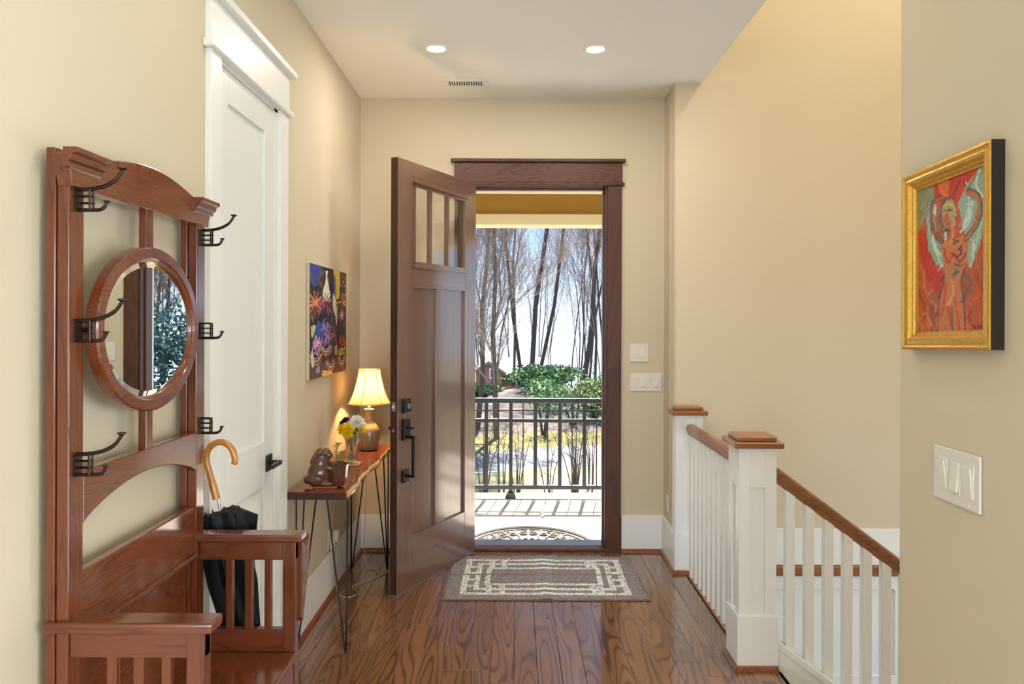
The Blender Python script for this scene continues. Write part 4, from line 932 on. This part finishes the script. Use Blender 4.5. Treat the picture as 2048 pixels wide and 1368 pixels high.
hr = [(1.040, .872), (1.040, .894), (1.050, .906), (1.068, .910), (1.086, .906), (1.096, .894), (1.096, .872), (1.088, .866), (1.088, .848), (1.048, .848), (1.048, .866)]
MB().prism(hr, 'y', ga, gb).build('handrail', M['oaky'], gr, bev=.001)
for k in range(11):
    yb_ = ga+(gb-ga)*(k+.6)/11.2; B(1.050, 1.086, yb_-.018, yb_+.018, 0, .848).build('baluster', M['white'], gr, bev=.002)
B(1.045, 1.10, ga, gb, -.05, 0).build('floor_nosing', M['oaky'], gr, bev=.006)
B(1.05, 1.09, ga, gb, -.30, -.05).build('fascia_board', M['white'], gr)
ysr = 3.377; sl = .738
sr = thing('stair_railing', (1.16, ysr, 0), 'oak stair handrail sloping down on white balusters', 'railing')
def zr(x): return CZ-(925-CY)*ysr/F-(x-1.155)*sl          # top of the sloping rail
xa, xb = 1.150, 4.1
prf = [(-.022, 0-.012), (-.010, 0), (.010, 0), (.022, -.012), (.022, -.036), (.017, -.042), (.017, -.074), (-.017, -.074), (-.017, -.042), (-.022, -.036)]
m = MB()
for xx in (xa, xb):
    for (dy, dz) in prf: m.v.append((xx, ysr+dy, zr(xx)+dz))
n = len(prf); m.f += [tuple(range(n)), tuple(range(2*n-1, n-1, -1))]+[(i, i+n, (i+1) % n+n, (i+1) % n) for i in range(n)]
m.build('handrail', M['oakx'], sr)
def zs(x): return .094-(x-1.193)*sl                        # top of the stringer cap
for k in range(32):
    xc_ = px(1579.7, 0, ysr).x+k*.0866
    m = MB(); h_ = .0195
    m.v += [(xc_+a, ysr+b, (zs(xc_+a)-.004 if t == 0 else zr(xc_+a)-.072)) for t in (0, 1) for (a, b) in ((-h_, -h_), (h_, -h_), (h_, h_), (-h_, h_))]
    m.f += [(0, 3, 2, 1), (4, 5, 6, 7)]+[(i, (i+1) % 4, (i+1) % 4+4, i+4) for i in range(4)]
    m.build('baluster', M['white'], sr, bev=.0015)
stc = thing('staircase', (1.16, 2.6, 0), 'white stringer and oak treads of the stairs going down', 'stairs')
def slope_box(x0, x1, y0_, y1_, za, zb):
    m = MB(); m.v += [(x, y, zs(x)+z) for z in (za, zb) for x in (x0, x1) for y in (y0_, y1_)]
    m.f += [(0, 1, 3, 2), (4, 6, 7, 5), (0, 2, 6, 4), (1, 5, 7, 3), (0, 4, 5, 1), (2, 3, 7, 6)]; return m
slope_box(1.158, 4.2, 3.335, 3.425, -.036, 0).build('stringer_cap', M['white'], stc, bev=.003)
slope_box(1.158, 4.2, 3.342, 3.418, -.42, -.036).build('stringer', M['white'], stc)
slope_box(1.158, 4.2, YR+.001, YR+.02, -.42, -.0).build('wall_stringer', M['white'], stc)
for k in range(12):
    xt = 1.166+k*.25; zt = -.185*(k+1)
    B(xt-.006, xt+.012, YR+.02, 3.342, zt, zt+.16).build('riser', M['white'], stc)
    B(xt-.004, xt+.28, YR+.02, 3.342, zt-.025, zt).build('tread', M['oaky'], stc, bev=.004)
B(1.145, 1.172, YR+.001, 3.286, -.026, .0).build('floor_nosing', M['oaky'], stc, bev=.006)
# lamp high in the stairwell
pl = thing('stairwell_light', (2.6, 3.2, ZT), 'round ceiling light high above the stairs', 'ceiling light')
MB().lathe([(.0, -.11), (.10, -.10), (.16, -.06), (.18, -.02), (.18, 0)], (2.6, 3.2, ZT), 32).build('glass_bowl', emit('bowl_glow', (1, .82, .58), 3), pl, smooth=True)
light('POINT', 'stairwell_lamp', (2.6, 3.2, ZT-.3), 85, (1, .90, .75), shadow_soft_size=.18)
# ------------------------------------------------------------------ porch
PZ = -.12; YE = 7.19; YRL = 6.98
pf = struct(B(-4, 5, YF+.16, YE, PZ-.35, PZ-.012).build('floor_porch', M['mortar']), 'pale flagstone porch floor outside the front door')
rs = random.Random(11)
# irregular flagstones: jittered grid corners shared by neighbours, joints between
gx = [-4+.62*i for i in range(15)]; gy = [YF+.20, 5.62, 6.06, 6.5, 6.86]
cor = {(i, j): (gx[i]+rs.uniform(-.14, .14)*(0 < i < 14), gy[j]+rs.uniform(-.09, .09)*(0 < j < 4)) for i in range(15) for j in range(5)}
for i in range(14):
    for j in range(4):
        q = [cor[i, j], cor[i+1, j], cor[i+1, j+1], cor[i, j+1]]; c = (sum(p[0] for p in q)/4, sum(p[1] for p in q)/4)
        q = [(c[0]+(p[0]-c[0])*.965, c[1]+(p[1]-c[1])*.955) for p in q]; dz = rs.uniform(-.002, .002)
        MB().prism(q, 'z', PZ-.02, PZ+dz).build('flagstone', M['stone'], pf, bev=.004, seg=1)
for i in range(10):
    B(-4+.9*i+.005, -4+.9*(i+1)-.005, 6.875, YE, PZ-.02, PZ+.012).build('edge_stone', M['stone'], pf, bev=.005, seg=1)
# exterior face, porch ceiling and beam
sid = plain('siding', (196, 178, 140), .7, bump=.3, bscale=40)
struct(MB().box(-4, OX0-.09, YF+.16, YF+.2, PZ, 2.9).box(OX1+.09, 5, YF+.16, YF+.2, PZ, 2.9).box(OX0-.09, OX1+.09, YF+.16, YF+.2, OZ+.12, 2.9).build('wall_exterior', sid))
trx = sgroup('trim_4', (0, YF+.2, PZ), 'white exterior door trim')
for a, b in ((OX0-.09, OX0-.0), (OX1, OX1+.09)): B(a, b, YF+.16, YF+.225, PZ, OZ+.12).build('side_trim', M['white'], trx)
B(OX0, OX1, YF+.16, YF+.225, OZ, OZ+.12).build('head_trim', M['white'], trx)
struct(B(-4.5, 5.5, YF+.16, 7.45, 2.76, 2.9).build('ceiling_porch', M['cream']), 'porch ceiling')
bm_ = sgroup('porch_beam', (0, 7.05, 2.43), 'ochre porch beam with cream lower board')
B(-4.5, 5.5, 6.98, 7.2, 2.53, 2.72).build('beam_face', M['sand'], bm_); B(-4.5, 5.5, 6.96, 7.22, 2.430, 2.53).build('beam_board', M['cream'], bm_, bev=.004); B(-4.5, 5.5, 6.95, 7.23, 2.72, 2.76).build('crown', M['white'], bm_)
for xc_ in (-3.2, 4.4):
    pc_o = sgroup('porch_column', (xc_, 7.08, PZ), 'white square porch column'); B(xc_-.1, xc_+.1, 6.98, 7.18, PZ, 2.43).build('shaft', M['white'], pc_o, bev=.004); B(xc_-.13, xc_+.13, 6.95, 7.21, PZ, PZ+.18).build('base', M['white'], pc_o, bev=.004)
# railing
zt_ = CZ-(800-CY)*YRL/F
rl = thing('porch_railing', (.5, YRL, PZ), 'black metal porch railing with thick and thin pickets', 'railing')
X0, X1 = -3.1, 4.3
def zy(y): return CZ-(y-CY)*YRL/F
B(X0, X1, YRL-.026, YRL+.026, zy(806), zy(796)).build('top_rail', M['porchmetal'], rl, bev=.006)
B(X0, X1, YRL-.005, YRL+.005, zy(822), zy(819.4)).build('thin_rail', M['porchmetal'], rl)
B(X0, X1, YRL-.016, YRL+.016, zy(844.5), zy(837)).build('middle_rail', M['porchmetal'], rl, bev=.003)
B(X0, X1, YRL-.016, YRL+.016, zy(978), zy(969.5)).build('bottom_rail', M['porchmetal'], rl, bev=.003)
xk = px(973.5, 0, YRL).x; stp = 49*YRL/F
for k in range(-13, 20):
    xx = xk+k*stp
    if X0 < xx < X1: B(xx-.0165, xx+.0165, YRL-.0165, YRL+.0165, zy(974), zy(800)).build('picket', M['porchmetal'], rl, bev=.003)
    xx += stp/2
    if X0 < xx < X1: B(xx-.0055, xx+.0055, YRL-.0055, YRL+.0055, zy(974), zy(800)).build('thin_picket', M['porchmetal'], rl)
for k in (-7, 1, 9, 16):
    xx = xk+k*stp
    MB().box(xx-.019, xx+.019, YRL-.019, YRL+.019, PZ, zy(970)).prism([(xx-.052, PZ), (xx+.052, PZ), (xx+.048, PZ+.03), (xx+.022, PZ+.07), (xx-.022, PZ+.07), (xx-.048, PZ+.03)], 'y', YRL-.045, YRL+.045).build('post_foot', M['porchmetal'], rl, bev=.003)
# half-round scroll door mat
mx_ = .105; my = 5.385; mr_, md_ = .50, .60
mt = thing('door_mat', (mx_, my, PZ), 'half round openwork rubber door mat on the porch', 'door mat')
def hp(t, s=1.0): return (mx_+mr_*s*math.cos(t), my+md_*s*math.sin(t), PZ+.009)
half = [hp(math.pi*i/48) for i in range(49)]
MB().tube(half, .014, 6).tube([hp(math.pi*i/48, .90) for i in range(49)], .007, 6).tube([(mx_-mr_, my, PZ+.009), (mx_+mr_, my, PZ+.009)], .014, 6).build('mat_border', M['rubber'], mt, smooth=True)
for k in range(13):
    t = math.pi*(k+.5)/13; q0 = (mx_+.06*math.cos(t), my+.05*math.sin(t), PZ+.009); MB().tube([q0, hp(t, .55), hp(t, .9)], [.007, .012, .006], 6).build('mat_spoke', M['rubber'], mt)
for k in range(12):
    t = math.pi*(k+1)/13; c = Vector(hp(t, .72)); sp2 = [(c.x+(.062-.0042*i)*math.cos(t+i*.62*(1 if k % 2 else -1)), c.y+(.055-.0037*i)*math.sin(t+i*.62*(1 if k % 2 else -1)), PZ+.010) for i in range(14)]
    MB().tube(sp2, .0085, 6).build('mat_scroll', M['rubber'], mt, smooth=True)
    c = Vector(hp(t, .40)); MB().tube([(c.x+.03*math.cos(t+a), c.y+.045*math.sin(t+a), PZ+.009) for a in (0, .8, 1.6, 2.4, 3.2, 4.0, 4.8, 5.6)], .007, 6, closed=True).build('mat_leaf', M['rubber'], mt)
MB().prism([(mx_+mr_*.99*math.cos(math.pi*i/32), my+md_*.99*math.sin(math.pi*i/32)) for i in range(33)], 'z', PZ+.0025, PZ+.0045).build('mat_base', plain('mat_base', (112, 104, 98), .85), mt)
# ------------------------------------------------------------------ grounds
def bend(x): return .26*x if x > 0 else 2.4*math.tanh(.26*x/2.4)
def gz(x, d):
    return -.70-(0 if d < 26 else .10*(d-26))+.03*math.sin(x*.9+d*.5)*(d > 7.6)
def strip(name, mat, lo, hi, label, dz=0, n=60, m=10):
    b = MB()
    for j in range(m+1):
        for i in range(n+1):
            x = -34+80*i/n; d = lo(x)+(hi(x)-lo(x))*j/m; b.v.append((x, d, gz(x, d)+dz))
    for j in range(m):
        for i in range(n): b.f.append((j*(n+1)+i, j*(n+1)+i+1, (j+1)*(n+1)+i+1, (j+1)*(n+1)+i))
    o = b.build(name, mat, smooth=True); struct(o, label); return o
e0 = lambda x: 7.19; e1 = lambda x: 11.35+bend(x); e2 = lambda x: 13.0+bend(x)*1.1; e3 = lambda x: 14.9+bend(x)*.9; e4 = lambda x: 26+bend(x); e5 = lambda x: 130
strip('lawn', M['grass'], e0, e1, 'straw green lawn beyond the porch railing')
strip('driveway', M['road'], e1, e2, 'grey asphalt drive crossing the lawn', .012)
strip('moss_strip', M['moss'], e2, e3, 'yellow green mossy strip behind the drive')
strip('woodland_floor', M['litter'], e3, e4, 'pinkish brown leaf litter under the bare trees')
strip('far_ground', M['litter'], e4, e5, 'distant leaf covered ground', m=20)
# ---- bare trees
def tree(name, x, d, height, r0, seed, label, mat, forks=2, spread=.5, lean=(0, 0), depth=4, minr=.004, first=.3, kids=3):
    rr = random.Random(seed); base = Vector((x, d, gz(x, d)-.1)); tk = MB(); br = MB()
    o = thing(name, (x, d, gz(x, d)), label, 'tree', 'bare trees beyond the lawn')
    def seg(p, dv, ln, r, lev, mb):
        ns = 5 if lev < 2 else 3; pts = [p]; rad = [r]; q = p.copy(); dirv = dv.normalized(); spots = []
        for i in range(ns):
            dirv = (dirv+Vector((rr.uniform(-1, 1), rr.uniform(-1, 1), rr.uniform(-.3, .7)))*(.13 if lev == 0 else .30)).normalized()
            q = q+dirv*(ln/ns); pts.append(q.copy()); t = (i+1)/ns; rad.append(max(minr*.6, r*(1-.62*t))); spots.append((q.copy(), dirv.copy(), rad[-1], t))
        mb.tube(pts, rad, 7 if lev == 0 else (5 if lev == 1 else 3), cap=False)
        if lev >= depth: return
        for (sp, sd_, sr, t) in spots:
            if lev == 0 and t < first: continue
            for k in range((kids if lev < 3 else 2) if lev else forks):
                a = rr.uniform(0, 2*math.pi); ou = Vector((math.cos(a), math.sin(a), 0))
                nd = (sd_+ou*rr.uniform(.5, 1.1)*spread+Vector((0, 0, .25))).normalized()
                seg(sp, nd, ln*rr.uniform(.34, .58)*(1 if lev else .85), max(minr, sr*rr.uniform(.28, .52)), lev+1, br)
    seg(base, Vector((lean[0], lean[1], 1)), height, r0, 0, tk)
    tk.build('trunk', mat, o, smooth=True); br.build('branches', M['twig'], o)
    return o
def txp(x, d): return (x-CX)/F*d
tree('bare_tree', txp(994, 14.3), 14.3, 5.2, .06, 21, 'small multi branched bare tree on the mossy strip', M['bark'], 3, .75, (.05, 0), 4, .003, .18)
tree('bare_tree', txp(955, 15.5), 15.5, 6.5, .06, 4, 'leaning bare tree arching over beside the small tree', M['bark'], 2, .8, (.16, 0), 4, .004, .3)
tree('bare_tree', txp(1062, 30), 30, 17, .11, 9, 'tall dark double trunk bare tree behind the green shrub', M['barkd'], 2, .45, (.06, 0), 4, .006, .35, 2)
tree('bare_tree', txp(1072, 31), 31, 18, .085, 10, 'slender dark bare tree leaning right behind the shrub', M['barkd'], 2, .45, (.20, 0), 4, .006, .4, 2)
tree('bare_tree', txp(1166, 27), 27, 11, .10, 15, 'gnarled bare tree with crooked limbs above the holly', M['barkd'], 2, .9, (.02, 0), 4, .006, .3, 2)
tree('bare_tree', txp(1047, 27), 27, 13, .07, 31, 'straight bare tree beside the double trunk tree', M['barkd'], 2, .45, (-.02, 0), 4, .006, .35, 2)
tree('bare_tree', txp(1028, 33), 33, 14, .065, 33, 'thin bare tree near the brown house', M['barkd'], 2, .45, (0, 0), 4, .006, .3, 2)
tree('bare_tree', txp(1190, 24), 24, 9, .05, 44, 'twiggy bare tree by the fresh green shrub', M['bark'], 2, .7, (.05, 0), 4, .005, .2, 2)
tree('bare_tree', txp(925, 22), 22, 14, .09, 47, 'bare tree reaching in from behind the open door', M['barkd'], 2, .8, (.05, 0), 4, .006, .25, 2)
lab = 'slim bare tree of the distant woods'
rw = random.Random(77)
for k in range(34):
    d = rw.uniform(38, 100) if k < 12 else rw.uniform(70, 105); xx = txp(rw.uniform(930, 1225), d)
    tree('distant_tree', xx, d, rw.uniform(13, 20), rw.uniform(.045, .085), 100+k, lab, M['barkd'], 2, .5, (rw.uniform(-.06, .06), 0), 3, .007, .3, 2)
for k in range(7):
    d = rw.uniform(22, 32); xx = 9.2+k*1.5+rw.uniform(-.6, .6)
    tree('distant_tree', xx, d, rw.uniform(7, 11), rw.uniform(.07, .12), 300+k, 'twiggy brown tree behind the big evergreen hedge', M['bark'], 3, .7, (0, 0), 4, .008, .15)
# ---- leafy shrubs: leaf quads around lobes, with stems
def shrub(name, x, d, w_, h_, mat, seed, label, nl=2600, ls=.09, lobes=7, dep=None):
    rr = random.Random(seed); z = gz(x, d); o = thing(name, (x, d, z), label, 'shrub')
    lb = [(rr.uniform(-.6, .6)*w_/2, rr.uniform(-.6, .6)*(dep or w_)/2, rr.uniform(.25, .72)*h_, rr.uniform(.30, .48)*w_, rr.uniform(.22, .34)*h_) for _ in range(lobes)]
    m = MB()
    for i in range(nl):
        a, b, c, r1, r2 = rr.choice(lb); th = rr.uniform(0, 6.28); cp_ = rr.uniform(-1, 1); sp_2 = math.sqrt(1-cp_*cp_); rad = rr.uniform(.55, 1.05)
        p = Vector((x+a+r1*rad*sp_2*math.cos(th), d+b+r1*rad*sp_2*math.sin(th), max(z+.03, z+c+r2*rad*cp_)))
        u = Vector((rr.uniform(-1, 1), rr.uniform(-1, 1), rr.uniform(-.6, 1))).normalized(); v = u.orthogonal().normalized(); s = ls*rr.uniform(.6, 1.3)
        m.add([p, p+u*s*.5+v*s*.28, p+u*s, p+u*s*.5-v*s*.28], [(0, 1, 2, 3)])
    m.build('foliage', mat, o)
    st_ = MB()
    for (a, b, c, r1, r2) in lb: st_.tube([(x+a*.15, d+b*.15, z-.05), (x+a*.6, d+b*.6, z+c*.5), (x+a, d+b, z+c)], [.03, .02, .01], 5)
    st_.build('stems', M['barkd'], o)
shrub('evergreen_shrub', txp(1100, 24), 24, 1.75, .92, M['leafd'], 1, 'broad dark green shrub at the foot of the double trunk', 5200, .11)
shrub('evergreen_shrub', txp(1050, 26), 26, 1.2, .60, M['leafd'], 2, 'low dark green shrub between the bare trunks', 2600, .11)
shrub('evergreen_shrub', txp(965, 22), 22, .9, .46, M['leafd'], 3, 'dark green shrub in front of the brown house', 2600, .10)
shrub('holly_shrub', txp(1190, 17), 17, .85, 1.08, M['leaff'], 4, 'fresh yellow green shrub beside the right door jamb', 1500, .10)
shrub('azalea_shrub', txp(1084, 19), 19, 1.0, .95, plain('leaf_bright', (62, 108, 22), .5, var=.4, vscale=4), 5, 'round bright green shrub seen through the railing top', 1600, .07)
shrub('sparse_shrub', txp(1088, 14.6), 14.6, .8, 1.25, M['leafd'], 6, 'small leafy sapling behind the mossy strip', 420, .07, 5)
shrub('sparse_shrub', txp(1150, 16), 16, 1.6, 1.5, M['leafd'], 8, 'loose grey green shrub under the fresh green one', 800, .07, 6)
shrub('evergreen_shrub', 10.2, 21, 6.5, 3.0, M['leaft'], 9, 'big blue green evergreen mass reflected in the mirror', 9000, .16, 14, 3)
shrub('evergreen_shrub', 6.4, 24, 4.0, 2.8, M['leaft'], 12, 'blue green evergreen beside the bigger one along the drive', 4500, .16, 9, 3)
# ---- bare stem clumps just beyond the railing
def clump(x, d, h_, ns, seed, label, spread=.35):
    rr = random.Random(seed); z = gz(x, d); o = thing('bare_shrub', (x, d, z), label, 'shrub', 'leafless shrubs beyond the railing')
    for k in range(ns):
        a = rr.uniform(0, 6.28); s = rr.uniform(.3, 1)*spread; m = MB()
        p = [Vector((x+.04*math.cos(a), d+.04*math.sin(a), z-.02)), Vector((x+s*.4*math.cos(a), d+s*.4*math.sin(a), z+h_*.45)), Vector((x+s*math.cos(a), d+s*math.sin(a), z+h_*rr.uniform(.75, 1.05)))]
        pts = catmull(p, 4); m.tube(pts, [.010-.008*i/(len(pts)-1) for i in range(len(pts))], 5)
        for _ in range(5):
            i = rr.randrange(3, len(pts)-1); q = pts[i]; dv = Vector((rr.uniform(-1, 1), rr.uniform(-.6, .6), rr.uniform(.3, 1))).normalized()*h_*rr.uniform(.12, .28)
            m.tube([q, q+dv*.5+Vector((0, 0, .01)), q+dv], [.004, .003, .0015], 3)
        m.build('stem', M['bark'], o)
clump(txp(1152, 9.9), 9.9, 1.0, 14, 1, 'leafless many stemmed shrub nearest the right jamb', .40)
clump(txp(968, 9.7), 9.7, 1.15, 7, 2, 'leafless shrub beside the open door edge', .35)
clump(txp(1036, 9.8), 9.8, .85, 6, 3, 'low leafless shrub behind the railing post', .30)
clump(txp(1098, 9.6), 9.6, .8, 4, 4, 'thin leafless stems in the middle of the railing view', .30)
clump(txp(1003, 9.5), 9.5, 1.2, 4, 5, 'taller leafless stems just beyond the post foot', .18)
clump(txp(1185, 10.2), 10.2, .95, 5, 6, 'sparse leafless stems by the end of the railing view', .2)
# ---- brown house far behind
hs = 62.0; hx0, hx1 = txp(952, hs), txp(1003, hs); zb_ = px(0, 800, hs).z; ze = px(0, 746, hs).z; za_ = px(0, 729, hs).z; hxm = txp(978, hs)
ho = thing('brown_house', (hxm, hs, zb_), 'small brown shingled house with white framed window behind the trees', 'house')
hm = plain('house_shingle', (150, 112, 92), .85, var=.2, vscale=2)
MB().prism([(hx0, zb_), (hx1, zb_), (hx1, ze), (hxm, za_), (hx0, ze)], 'y', hs, hs+7).build('walls', hm, ho)
rf = plain('house_roof', (120, 112, 106), .8)
MB().prism([(hx0-.3, ze-.15), (hxm, za_+.05), (hxm, za_+.3), (hx0-.4, ze+.05)], 'y', hs-.3, hs+7).build('roof_slope', rf, ho); MB().prism([(hx1+.3, ze-.15), (hxm, za_+.05), (hxm, za_+.3), (hx1+.4, ze+.05)], 'y', hs-.3, hs+7).build('roof_slope', rf, ho)
MB().prism([(hs+2, ze-.6), (hs+5.4, ze+1.05), (hs+9, ze-.6)], 'x', hx1, hx1+4.2).build('wing_roof', rf, ho); B(hx1, hx1+4.0, hs+2.4, hs+8.6, zb_, ze-.55).build('wing_walls', hm, ho)
wc = px(988, 747, hs); ww, wh = .27, .33
wn = MB().box(wc.x-ww-.1, wc.x+ww+.1, hs-.08, hs-.02, wc.z-wh-.1, wc.z+wh+.1).build('window', M['white'], ho); B(wc.x-ww, wc.x+ww, hs-.1, hs-.085, wc.z-wh, wc.z+wh).build('pane', plain('house_pane', (70, 92, 122), .1), wn)
